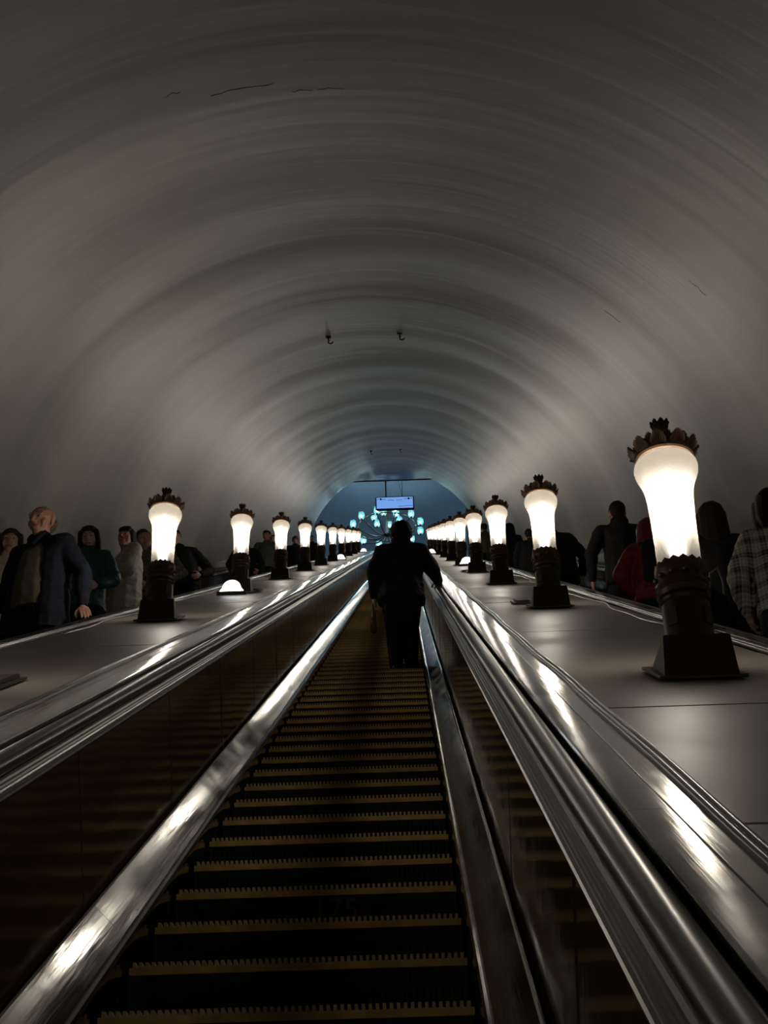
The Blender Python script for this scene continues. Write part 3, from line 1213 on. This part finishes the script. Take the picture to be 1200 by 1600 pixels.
    for sx in (-1, 1):
        B.hull((V(sx * 0.048 * hw, 0.052, -0.010), V(0.018, 0.016, 0.02)), (V(sx * 0.040 * hw, 0.045, -0.035), V(0.016, 0.016, 0.018)), M=HM)
        B.hull((V(sx * 0.077 * hw, -0.010, 0.020), V(0.007, 0.018, 0.020)), (V(sx * 0.074 * hw, -0.004, -0.018), V(0.006, 0.010, 0.012)), M=HM)
    body = B.build('body', skin(skin_c), root, vx * (0.8 if detail == 2 else 1), 1)

    # eyes, brows, lips
    if detail >= 1 and head[2] is not None:
        for sx in (-1, 1):
            b = bmesh.new()
            bmesh.ops.create_uvsphere(b, u_segments=12, v_segments=8, radius=1, matrix=HM @ Matrix.Translation((sx * 0.031 * hw, 0.0745, 0.018)) @ Matrix.Diagonal((0.0135, 0.0085, 0.0055, 1)))
            e = link('eye', b, M_EYE, root, smooth=True)
            b = bmesh.new()
            bmesh.ops.create_uvsphere(b, u_segments=10, v_segments=6, radius=1, matrix=HM @ Matrix.Translation((sx * 0.031 * hw, 0.0795, 0.018)) @ Matrix.Diagonal((0.0060, 0.0045, 0.0056, 1)))
            link('iris', b, M_IRIS, e, smooth=True)
            b = bmesh.new()
            ps = [HM @ V(sx * (0.014 + 0.036 * q) * hw, 0.0875 - 0.012 * q * q, 0.043 + 0.006 * math.sin(q * 2.6)) for q in (0, .33, .66, 1)]
            tube(b, ps, 0.0032 * k, 6, 0.5)
            link('eyebrow', fix(b), hair_m or M_IRIS, root, smooth=True)
        b = bmesh.new()
        ps = [HM @ V(0.024 * q, 0.0905 - 0.010 * q * q, -0.048) for q in (-1, -.5, 0, .5, 1)]
        tube(b, ps, 0.0048 * k, 6)
        link('lips', fix(b), M_LIP, root, smooth=True)

    # trousers
    if leg_m:
        T = Blob()
        T.hull((hip + V(0, 0, 0.10), V(0.150 * g_, 0.115 * g_, 0.04)), (hip + V(0, 0, -0.04), V(0.165 * g_, 0.125 * g_, 0.08)))
        for (kn, an), sx in zip(legs, (-1, 1)):
            T.chain([(hip + V(sx * 0.082, 0, -0.07), 0.108 * g_), (kn, 0.080), (an + V(0, 0.005, 0.0), 0.066)])
        T.build('trousers', leg_m, root, 0.012, 3, wrinkle=0.006, seed=H * 9)
    if skirt:
        T = Blob()
        T.hull((hip + V(0, 0, 0.10), V(0.150 * g_, 0.115 * g_, 0.04)), (hip + V(0, 0, -0.10), V(0.19 * g_, 0.15 * g_, 0.06)), (V(0, 0.0, skirt[1]), V(0.22, 0.18, 0.05)))
        T.build('skirt', skirt[0], root, 0.013, 3, cut=[(V(0, 0, skirt[1]), V(0, 0, -1))], wrinkle=0.008, seed=H * 5)
    sm = shoe_m or M_SHOE
    for kn, an in legs:
        S = Blob()
        S.hull((an + V(0, -0.035, -0.035), 0.045), (an + V(0, -0.03, -0.050), V(0.044, 0.045, 0.034)))
        S.hull((an + V(0, -0.035, -0.045), V(0.044, 0.045, 0.038)), (an + V(0, 0.15, -0.058), V(0.047, 0.05, 0.026)))
        S.build('shoe', sm, root, 0.008, 2)

    # upper garment
    if top:
        J = Blob()
        hem = top_len * k
        wz = 0.045
        q = 0.030 + (0.016 if quilt else 0)
        fr = 0.06 if open_front else 0.0

        def torso(cx, wmul):
            J.hull((chest + V(cx, -fr * 0.4, 0), V((0.155 * g_ + q) * wmul, 0.115 * g_ + q - fr * .6, 0.10)),
                   (neck + V(cx - sh * 0.72 * wmul, -0.012, -0.055), 0.062 + q * .5), (neck + V(cx + sh * 0.72 * wmul, -0.012, -0.055), 0.062 + q * .5))
            J.hull((chest + V(cx, -fr * 0.4, 0), V((0.155 * g_ + q) * wmul, 0.115 * g_ + q - fr * .6, 0.10)),
                   (hip + V(cx, -fr * 0.4, 0.1), V((0.155 * g_ + q) * wmul, 0.118 * g_ + q - fr * .6, 0.06)))
            J.hull((hip + V(cx, -fr * 0.4, 0.1), V((0.155 * g_ + q) * wmul, 0.118 * g_ + q - fr * .6, 0.06)),
                   (V(cx * 1.15, -fr * 0.4, hem), V((0.175 * g_ + q) * wmul, 0.135 * g_ + q - fr * .6, 0.05)))
        if open_front:
            torso(-0.115 * g_, 0.52)
            torso(0.115 * g_, 0.52)
            J.hull((chest + V(0, -0.07, 0), V(0.15 * g_, 0.06, 0.1)), (V(0, -0.08, hem), V(0.16 * g_, 0.06, 0.05)), (neck + V(0, -0.05, -0.05), V(0.12, 0.04, 0.05)))
        else:
            torso(0, 1.0)
        J.hull((neck + V(0, -0.015, -0.05), V(0.10, 0.075, 0.03)), (neck + V(hoff[0] * .2, -0.01, 0.0), V(0.068, 0.066, 0.025)))
        for (el, wr), sx in zip(arms, (-1, 1)):
            s0 = neck + V(sx * sh, -0.01, -0.065)
            e = (wr - el) * (1.0 - 0.10)
            J.hull((s0, 0.070 + q * .5), (neck + V(sx * sh * .5, -0.01, -0.06), 0.07 + q * .4))
            J.chain([(s0, 0.070 + q * .5), (s0 * 0.5 + el * 0.5, 0.064 + q * .5), (el, 0.058 + q * .45), (el + e * 0.5, 0.053 + q * .3), (el + e, 0.042 + q * .2)])
        if collar:
            for kk in range(10):
                a0, a1 = [math.radians(-60 + 300 * z / 10) for z in (kk, kk + 1)]
                if open_front or True:
                    J.hull(*[(neck + V(hoff[0] * .3 + 0.072 * math.cos(a_ + math.pi / 2 + math.pi + .5), -0.012 + 0.070 * math.sin(a_ + math.pi / 2 + math.pi + .5), z_), 0.013)
                             for a_ in (a0, a1) for z_ in (-0.01, 0.045)])
        if hood:
            J.hull((neck + V(0, -0.080, 0.03), V(0.105, 0.060, 0.055)), (neck + V(0, -0.075, -0.09), V(0.09, 0.045, 0.05)))
            J.hull((neck + V(-0.075, -0.03, 0.02), 0.035), (neck + V(0, -0.09, 0.03), V(0.06, 0.035, 0.035)))
            J.hull((neck + V(0.075, -0.03, 0.02), 0.035), (neck + V(0, -0.09, 0.03), V(0.06, 0.035, 0.035)))
        J.build(top_name, top, root, 0.012 if detail else 0.016, 2, cut=[(V(0, 0, hem), V(0, 0, -1))], wrinkle=0.010 if detail else 0.006, seed=H * 31)
    if open_front:
        I = Blob()
        gi = g_
        I.hull((chest + V(0, 0.0, 0.02), V(0.120 * gi, 0.112 * gi, 0.12)), (hip + V(0, 0.030, 0.13), V(0.130 * gi, 0.122 * gi, 0.10)), (neck + V(0, -0.0, -0.06), V(0.11, 0.07, 0.03)))
        I.hull((hip + V(0, 0.030, 0.13), V(0.130 * gi, 0.122 * gi, 0.10)), (hip + V(0, 0.02, -0.06), V(0.150 * gi, 0.118 * gi, 0.04)))
        I.build('sweater', open_front, root, 0.011, 3, cut=[(hip + V(0, 0, -0.05), V(0, 0, -1))], wrinkle=0.006)
        b = bmesh.new()
        # dark inner collar showing as a V above the sweater
        for sx in (-1, 1):
            tube(b, [neck + V(sx * 0.062, 0.035, 0.045), neck + V(sx * 0.045, 0.085, -0.01), neck + V(sx * 0.012, 0.116, -0.085)], 0.022, 8, 0.7)
        link('shirt_collar', fix(b), top, root, smooth=True)
    # hair and hats
    if hair:
        K = Blob()
        cap = [(V(0, -0.020, 0.045), V(0.082 * hw, 0.098, 0.085))]
        cuts = []
        if hair == 'short':
            K.hull((V(0, -0.024, 0.048), V(0.081 * hw, 0.093, 0.082)), (V(0, 0.018, 0.075), V(0.064 * hw, 0.066, 0.048)), M=HM)
            K.hull((V(0, -0.045, 0.02), V(0.076 * hw, 0.065, 0.05)), (V(0, -0.055, -0.035), V(0.055, 0.035, 0.02)), M=HM)
            K.hull((V(-0.068 * hw, 0.005, 0.045), V(0.013, 0.025, 0.03)), (V(0.068 * hw, 0.005, 0.045), V(0.013, 0.025, 0.03)), M=HM)
        elif hair == 'rim':       # bald crown, cropped sides
            K.hull((V(0, -0.052, 0.015), V(0.0775, 0.056, 0.040)), (V(0, -0.058, -0.02), V(0.062, 0.040, 0.03)), M=HM)
        elif hair == 'crop':
            K.hull((V(0, -0.022, 0.050), V(0.084 * hw, 0.098, 0.090)), (V(0, 0.030, 0.082), V(0.070 * hw, 0.062, 0.046)), M=HM)
            for sx in (-1, 1):
                K.hull((V(sx * 0.072 * hw, 0.012, 0.045), V(0.016, 0.030, 0.035)), (V(sx * 0.070 * hw, -0.02, -0.02), V(0.014, 0.025, 0.03)), (V(sx * 0.05, -0.05, -0.05), 0.025), M=HM)
            K.hull((V(0, -0.05, 0.02), V(0.074, 0.06, 0.06)), (V(0, -0.055, -0.07), V(0.055, 0.035, 0.03)), M=HM)
            for x_ in (-0.045, -0.022, 0.0, 0.022, 0.045):      # fringe
                K.hull((V(x_, 0.070 - abs(x_) * .3, 0.095), 0.018), (V(x_ * 1.1, 0.083 - abs(x_) * .35, 0.062), 0.010), M=HM)
        elif hair in ('bob', 'long', 'bun', 'wavy'):
            K.hull((V(0, -0.022, 0.050), V(0.088, 0.098, 0.088)), (V(0, 0.022, 0.085), V(0.066, 0.060, 0.040)), M=HM)
            drop = {'bob': -0.10, 'long': -0.30, 'bun': -0.02, 'wavy': -0.22}[hair]
            if hair != 'bun':
                for sx in (-1, 1):
                    K.hull((V(sx * 0.078, 0.020, 0.045), V(0.020, 0.035, 0.04)), (V(sx * 0.088, 0.005, -0.03), V(0.020, 0.040, 0.04)), M=HM)
                    K.hull((V(sx * 0.088, 0.005, -0.03), V(0.020, 0.040, 0.04)), (V(sx * 0.080, 0.0, drop), V(0.024, 0.035, 0.03)), M=HM)
                K.hull((V(0, -0.05, 0.04), V(0.088, 0.065, 0.06)), (V(0, -0.06, drop * .5), V(0.095, 0.050, 0.05)), M=HM)
                K.hull((V(0, -0.06, drop * .5), V(0.095, 0.050, 0.05)), (V(0, -0.065, drop), V(0.100 if hair != 'bob' else 0.08, 0.045, 0.03)), M=HM)
            else:
                K.hull((V(0, -0.05, 0.02), V(0.078, 0.06, 0.06)), (V(0, -0.055, -0.045), V(0.055, 0.035, 0.03)), M=HM)
                K.hull((V(0, -0.125, 0.055), V(0.055, 0.048, 0.055)), (V(0, -0.105, 0.040), V(0.05, 0.045, 0.05)), M=HM)
        elif hair == 'beanie':
            K.hull((V(0, -0.018, 0.055), V(0.092, 0.105, 0.098)), (V(0, 0.012, 0.060), V(0.086, 0.088, 0.085)), M=HM)
            K.hull((V(0, -0.018, 0.012), V(0.094, 0.106, 0.032)), (V(0, -0.012, 0.035), V(0.096, 0.110, 0.030)), M=HM)
        elif hair == 'hoodup':
            K.hull((V(0, -0.030, 0.045), V(0.115, 0.115, 0.115)), (V(0, 0.01, 0.06), V(0.105, 0.09, 0.095)), M=HM)
            K.hull((V(0, -0.04, 0.0), V(0.115, 0.10, 0.08)), (V(0, -0.03, -0.14), V(0.13, 0.10, 0.05)), M=HM)
        K.build({'beanie': 'knit_cap', 'hoodup': 'hood'}.get(hair, 'hair'), hair_m, root, 0.009, 2, wrinkle=0.004 if hair != 'beanie' else 0.002, seed=3.3)
    if backpack:
        K = Blob()
        K.hull((V(lx * .8, ly - 0.215, 1.34 * k), V(0.13, 0.06, 0.06)), (V(lx * .6, ly * .6 - 0.225, 1.00 * k), V(0.145, 0.075, 0.06)))
        K.hull((V(lx * .7, ly * .7 - 0.285, 1.16 * k), V(0.10, 0.03, 0.05)), (V(lx * .6, ly * .6 - 0.29, 1.02 * k), V(0.105, 0.035, 0.05)))
        K.build('backpack', backpack, root, 0.012, 3, wrinkle=0.005)
        for sx in (-1, 1):
            b = bmesh.new()
            tube(b, [V(lx + sx * 0.11, ly - 0.14, 1.40 * k), V(lx + sx * 0.12, ly - 0.02, 1.475 * k), V(lx + sx * 0.125, ly + 0.11, 1.37 * k),
                     V(sx * 0.15 + lx * .7, ly + 0.13, 1.2 * k), V(sx * 0.20 + lx * .6, ly - 0.05, 1.05 * k)], 0.020, 8)
            link('strap', fix(b), backpack, root, smooth=True)
    return root


M_SHOE = mat('black_shoe_leather', (0.015, 0.014, 0.013), 0.4)
F_BLK = fab('black_coat_cloth', (0.012, 0.012, 0.014))
F_NAVY = fab('navy_jacket_cloth', (0.014, 0.017, 0.029))
F_DKTR = fab('dark_trouser_cloth', (0.012, 0.013, 0.019))
F_KHAKI = fab('khaki_knit', (0.105, 0.090, 0.060), bump=[((70, 70, 90), 0.4, 0.004, 2)])
F_TEAL = fab('dark_teal_puffer', (0.015, 0.062, 0.066), 0.5, bump=[((2, 2, 20), 0.8, 0.03, 1)])
F_QUILT = fab('grey_beige_quilted_coat', (0.34, 0.315, 0.255), 0.6, bump=[((6, 6, 16), 0.8, 0.03, 2)])
F_CREAM = fab('cream_coat_cloth', (0.46, 0.40, 0.30))
F_OLIVE = fab('olive_mottled_jacket', (0.10, 0.09, 0.055), noise=((28, 28, 28), 0.75, 3))
F_RED = fab('dark_red_puffer', (0.17, 0.017, 0.024), 0.5, bump=[((3, 3, 16), 0.7, 0.03, 2)])
F_GREY = fab('slate_grey_jacket', (0.075, 0.085, 0.085))
F_GREEN = fab('olive_green_jacket', (0.055, 0.065, 0.02))
F_BRN = fab('rust_brown_cloth', (0.16, 0.055, 0.03))
H_DARK = mat('dark_brown_hair', (0.018, 0.011, 0.009), 0.65, spec=0.2, bump=((90, 90, 12), 0.6, 0.01, 3))
H_BRN = mat('brown_hair', (0.05, 0.028, 0.018), 0.65, spec=0.2, bump=((90, 90, 12), 0.6, 0.01, 3))
H_CROP = mat('cropped_grey_brown_hair', (0.12, 0.085, 0.065), 0.8, bump=((150, 150, 150), 0.5, 0.004, 2))
H_RED = mat('auburn_hair', (0.13, 0.04, 0.02), 0.65, spec=0.2, bump=((90, 90, 12), 0.6, 0.01, 3))


def plaid():
    M = bpy.data.materials.new('black_white_plaid_wool')
    M.use_nodes = True
    nt = M.node_tree
    b = nt.nodes['Principled BSDF']
    b.inputs['Roughness'].default_value = 0.9
    tc = nt.nodes.new('ShaderNodeTexCoord')
    sp = nt.nodes.new('ShaderNodeSeparateXYZ')
    nt.links.new(tc.outputs['Object'], sp.inputs[0])

    def band(out, freq, th):
        a = nt.nodes.new('ShaderNodeMath')
        a.operation = 'MULTIPLY'
        a.inputs[1].default_value = freq
        nt.links.new(out, a.inputs[0])
        s = nt.nodes.new('ShaderNodeMath')
        s.operation = 'FRACT'
        nt.links.new(a.outputs[0], s.inputs[0])
        g_ = nt.nodes.new('ShaderNodeMath')
        g_.operation = 'GREATER_THAN'
        g_.inputs[1].default_value = th
        nt.links.new(s.outputs[0], g_.inputs[0])
        return g_.outputs[0]

    def comb(a, c, op):
        q = nt.nodes.new('ShaderNodeMath')
        q.operation = op
        nt.links.new(a, q.inputs[0])
        if isinstance(c, (int, float)):
            q.inputs[1].default_value = c
        else:
            nt.links.new(c, q.inputs[1])
        return q.outputs[0]
    x, z = sp.outputs['X'], sp.outputs['Z']
    v = comb(comb(band(x, 11.0, 0.55), 0.34, 'MULTIPLY'), comb(band(z, 10.0, 0.6), 0.34, 'MULTIPLY'), 'ADD')
    v = comb(v, comb(comb(band(x, 44.0, 0.5), 0.20, 'MULTIPLY'), comb(band(z, 44.0, 0.5), 0.20, 'MULTIPLY'), 'ADD'), 'ADD')
    rp = nt.nodes.new('ShaderNodeValToRGB')
    rp.color_ramp.elements[0].color = (0.60, 0.56, 0.50, 1)
    rp.color_ramp.elements[1].color = (0.03, 0.028, 0.028, 1)
    nt.links.new(v, rp.inputs[0])
    nt.links.new(rp.outputs[0], b.inputs['Base Color'])
    return M


F_PLAID = plaid()
PI = math.pi


def on_step(k, frac=0.5):
    return Y0 + 0.4 * (k + frac), step_z(k) + 0.018


def place(k, x, frac=0.5, own=False):
    y, z = on_step(k, frac)
    return (x, y, z + (0.017 if own else 0.0))


# ---- centre: person in a knit cap climbing ahead, seen from behind
D = math.radians
person('person in black knit cap and dark hooded jacket on the centre steps, seen from behind',
       place(MAN_K, 0.315, 0.42, True), 0, H=1.70, girth=1.16, top=F_BLK, top_len=0.80, hood=True, quilt=True, leg_m=F_DKTR, hair='beanie', hair_m=fab('black_knit', (0.014, 0.011, 0.012), bump=[((120, 120, 60), .5, .004, 2)]),
       arms=[(V(-0.262, -0.02, 1.14), V(-0.262, 0.04, 0.875)), (V(0.325, 0.12, 1.22), V(0.389, 0.30, 1.172))],
       hand_dir=((-0.1, 0.1, -1), (0.0, 0.85, 0.25)), hand_n=((1, 0, 0), (-0.15, 0, -1)), hands=(0.75, 0.35),
       legs=[(V(-0.085, 0.03, 0.50), V(-0.070, -0.02, 0.085)), (V(0.085, 0.05, 0.50), V(0.080, 0.03, 0.085))],
       detail=2, top_name='hooded_jacket', lean=(0.015, 0.04), hoff=(0.01, 0.04), head=(D(-8), 0, 0), hs=1.22)
# the small bag held in the left hand
yb, zb = on_step(MAN_K, 0.42)
t = thing('handbag', 'small orange brown carrier bag hanging from the left hand of the capped person', 'bag', (0.315 - 0.275, yb + 0.02, zb + 0.50))
B = Blob()
B.hull((V(0, 0, 0.04), V(0.035, 0.075, 0.04)), (V(0, 0, 0.20), V(0.022, 0.06, 0.03)))
B.build('bag_body', fab('orange_brown_plastic', (0.11, 0.06, 0.03), 0.4), t, 0.008, 2, wrinkle=0.008)
b = bmesh.new()
tube(b, [(0, -0.05, 0.2), (-0.005, -0.03, 0.28), (-0.005, 0.0, 0.31), (-0.005, 0.03, 0.28), (0, 0.05, 0.2)], 0.006, 6)
link('handle', fix(b), F_BRN, t, smooth=True)

LX, RX = -SIDE_X, SIDE_X
# ---- left escalator, riding down towards us
SK1, SK2, SK3 = (0.46, 0.235, 0.165), (0.50, 0.31, 0.24), (0.42, 0.25, 0.19)
person('woman with long wavy dark hair and cream coat at the left edge of the photo',
       place(17, -2.97, 0.2), PI + D(8), H=1.67, male=False, skin_c=SK2, top=F_CREAM, top_len=0.72, leg_m=F_DKTR, hair='wavy', hair_m=H_BRN,
       arms=[(V(-0.22, 0.02, 1.12), V(-0.10, 0.22, 1.02)), (V(0.22, 0.02, 1.12), V(0.10, 0.22, 0.98))],
       detail=2, top_name='coat', head=(D(-6), 0, D(2)))
person('bald man in open navy jacket over a khaki sweater, one hand on the handrail',
       place(14, -2.37, 0.15), PI - D(25), H=1.835, girth=1.22, skin_c=SK1, top=F_NAVY, top_len=0.70, open_front=F_KHAKI, leg_m=F_DKTR, hair='rim', hair_m=H_CROP,
       arms=[(V(-0.35, -0.06, 1.13), V(-0.372, -0.05, 0.86)), (V(0.31, -0.05, 1.14), V(0.33, 0.06, 0.92))],
       hand_dir=((-0.42, 0.30, -0.48), None), hand_n=((0.1, -0.5, -1), None), hands=(0.22, 0.5),
       detail=2, top_name='jacket', head=(D(-8), D(-3), D(2)), hs=1.14)
person('woman with dark bobbed hair and dark teal jacket behind the shoulder of the bald man',
       place(21, -2.68, 0.1), PI, H=1.68, male=False, skin_c=SK2, top=F_TEAL, top_len=0.80, leg_m=F_DKTR, hair='bob', hair_m=H_DARK,
       arms=[(V(-0.27, 0.02, 1.13), V(-0.16, 0.20, 0.98)), (V(0.27, 0.02, 1.13), V(0.16, 0.20, 0.98))],
       detail=1, quilt=True, top_name='jacket', head=(D(-20), D(4), D(2)))
person('woman with short dark hair in a pale quilted coat, standing side-on',
       place(23, -2.50, 0.35), PI - D(58), H=1.73, male=False, skin_c=SK1, girth=1.12, top=F_QUILT, top_len=0.58, leg_m=F_DKTR, hair='crop', hair_m=H_DARK,
       arms=[(V(-0.25, 0.06, 1.12), V(-0.05, 0.27, 1.10)), (V(0.25, 0.06, 1.12), V(0.06, 0.27, 1.10))],
       detail=2, quilt=True, top_name='quilted_coat', head=(D(4), D(-3), D(40)))
person('young man with tilted head and olive jacket behind the nearest left-row lamp',
       place(29, -2.66, 0.7), PI, H=1.79, skin_c=SK3, top=F_OLIVE, top_len=0.82, leg_m=F_DKTR, hair='short', hair_m=H_BRN,
       arms=[(V(-0.31, 0.02, 1.15), V(-0.18, 0.18, 0.98)), (V(0.31, 0.02, 1.15), V(0.18, 0.18, 0.98))],
       lean=(0.06, 0.02), hoff=(0.10, 0.03), detail=1, top_name='jacket', head=(D(-14), D(24), D(10)))
person('person in black jacket leaning back just right of the nearest left-row lamp',
       place(35, -2.66, 0.2), PI, H=1.70, skin_c=SK3, top=F_BLK, top_len=0.80, leg_m=F_DKTR, hair='short', hair_m=H_DARK,
       arms=[(V(-0.33, -0.04, 1.10), V(-0.22, 0.16, 0.93)), (V(0.25, 0.0, 1.12), V(0.2, 0.15, 0.95))],
       lean=(0.10, 0.0), hoff=(0.08, 0.02), girth=1.1, detail=1, top_name='jacket', head=(D(-10), 0, D(20)))
person('person in dark coat standing behind the second lamp of the left row',
       place(52, -2.68, 0.5), PI, H=1.68, skin_c=SK3, top=F_BLK, top_len=0.62, leg_m=F_DKTR, hair='short', hair_m=H_DARK, girth=1.15,
       arms=[(V(-0.32, 0.0, 1.12), V(-0.26, 0.14, 0.90)), (V(0.32, 0.0, 1.12), V(0.26, 0.14, 0.90))], detail=0, top_name='coat')
person('person in slate grey jacket with dark hair between the second and third left-row lamps',
       place(61, -2.66, 0.6), PI, H=1.85, skin_c=SK1, girth=1.12, top=F_GREY, top_len=0.82, leg_m=F_DKTR, hair='short', hair_m=H_DARK,
       detail=1, top_name='jacket', head=(D(-12), 0, D(-20)))
person('person with auburn hair half hidden beside the third left-row lamp',
       place(68, -2.80, 0.5), PI, H=1.72, male=False, skin_c=SK2, top=F_BRN, top_len=0.75, leg_m=F_DKTR, hair='long', hair_m=H_RED, detail=0, top_name='coat')
person('person in rust brown hat and dark coat just left of the fourth left-row lamp',
       place(79, -2.62, 0.4), PI, H=1.65, skin_c=SK3, top=F_BLK, top_len=0.6, girth=1.15, leg_m=F_DKTR, hair='beanie', hair_m=F_BRN, detail=0, top_name='coat')
person('small dark figure far up the left escalator between distant lamps',
       place(98, -2.70, 0.5), PI, H=1.72, skin_c=SK3, top=F_BLK, top_len=0.7, leg_m=F_DKTR, hair='short', hair_m=H_DARK, detail=0, top_name='coat')

# ---- right escalator, seen from behind, riding up
person('woman in black and white plaid jacket and dark skirt at the right edge',
       place(10, 2.70, 0.4), D(-4), H=1.755, male=False, skin_c=SK2, girth=1.05, top=F_PLAID, top_len=0.89, skirt=(F_BLK, 0.5), hair='bob', hs=1.2, hair_m=H_DARK,
       arms=[(V(-0.285, -0.03, 1.14), V(-0.22, 0.13, 0.95)), (V(0.29, -0.03, 1.14), V(0.24, 0.13, 0.93))],
       detail=2, top_name='plaid_jacket')
person('woman with long black hair and dark coat left of the plaid jacket',
       place(14, 2.69, 0.4), 0, H=1.70, hs=1.22, male=False, skin_c=SK2, top=F_BLK, top_len=0.62, leg_m=F_DKTR, hair='long', hair_m=H_DARK,
       arms=[(V(-0.27, -0.02, 1.13), V(-0.2, 0.16, 0.96)), (V(0.29, -0.02, 1.12), V(0.25, 0.12, 0.92))], detail=1, girth=1.12, top_name='coat')
person('person in dark red puffer jacket with a black backpack, left of the nearest right lamp',
       place(19, 2.62, 0.6), D(-6), H=1.66, skin_c=SK2, top=F_RED, top_len=0.84, girth=1.12, leg_m=F_DKTR, hair='hoodup', hair_m=F_RED, quilt=True,
       arms=[(V(-0.33, -0.02, 1.15), V(-0.20, 0.14, 1.0)), (V(0.30, 0.0, 1.15), V(0.2, 0.2, 1.0))],
       backpack=F_BLK, detail=1, top_name='puffer_jacket', head=(D(-22), 0, 0), hoff=(0, 0.08), hs=1.25)
person('tall person in long black coat with lowered hand, left of the red jacket',
       place(25, 2.72, 0.45), 0, H=1.88, skin_c=SK1, top=F_BLK, top_len=0.78, leg_m=F_DKTR, hair='short', hair_m=H_DARK, hood=True,
       arms=[(V(-0.31, -0.02, 1.13), V(-0.31, 0.05, 0.87)), (V(0.29, 0.0, 1.12), V(0.27, 0.1, 0.9))], detail=1, girth=1.1, top_name='coat')
person('person in bulky black jacket mostly hidden by the second right-row lamp',
       place(35, 2.50, 0.4), 0, H=1.76, skin_c=SK3, top=F_BLK, top_len=0.72, leg_m=F_DKTR, hair='short', hair_m=H_DARK, girth=1.3, quilt=True,
       arms=[(V(-0.30, 0.0, 1.12), V(-0.25, 0.12, 0.92)), (V(0.34, -0.02, 1.10), V(0.31, 0.08, 0.86))], detail=1, top_name='jacket', hoff=(-0.08, 0), lean=(-0.04, 0))
person('person in black coat just left of the second right-row lamp',
       place(48, 2.62, 0.5), 0, H=1.62, skin_c=SK3, top=F_BLK, top_len=0.6, leg_m=F_DKTR, hair='short', hair_m=H_DARK, girth=1.15, detail=0, top_name='coat')
person('hooded dark figure just right of the third right-row lamp',
       place(63, 2.76, 0.4), 0, H=1.75, skin_c=SK3, top=F_BLK, top_len=0.6, leg_m=F_DKTR, hair='hoodup', hair_m=F_BLK, girth=1.2, detail=0, top_name='coat')
person('person in olive green jacket between the third and fourth right-row lamps',
       place(83, 2.70, 0.5), 0, H=1.90, skin_c=SK3, top=F_GREEN, top_len=0.8, leg_m=F_DKTR, hair='short', hair_m=H_DARK, girth=1.2, detail=0, top_name='jacket')
# dark shoulder bag hanging by the plaid jacket
yb, zb = on_step(12, 0.0)
t = thing('shoulder_bag', 'dark shoulder bag with a thin strap hanging left of the plaid jacket', 'bag', (2.42, yb, zb + 0.62))
B = Blob()
B.hull((V(-0.08, -0.08, 0.0), 0.04), (V(0.08, 0.10, 0.0), 0.04), (V(-0.05, -0.05, 0.30), 0.03), (V(0.06, 0.07, 0.30), 0.03))
B.build('bag_body', F_BLK, t, 0.010, 3)
b = bmesh.new()
tube(b, [(-0.06, -0.05, 0.28), (-0.03, -0.02, 0.45), (0.04, 0.03, 0.52), (0.065, 0.05, 0.42), (0.06, 0.07, 0.28)], 0.007, 6)
link('strap', fix(b), mat('grey_strap', (0.25, 0.25, 0.25), 0.4), t, smooth=True)
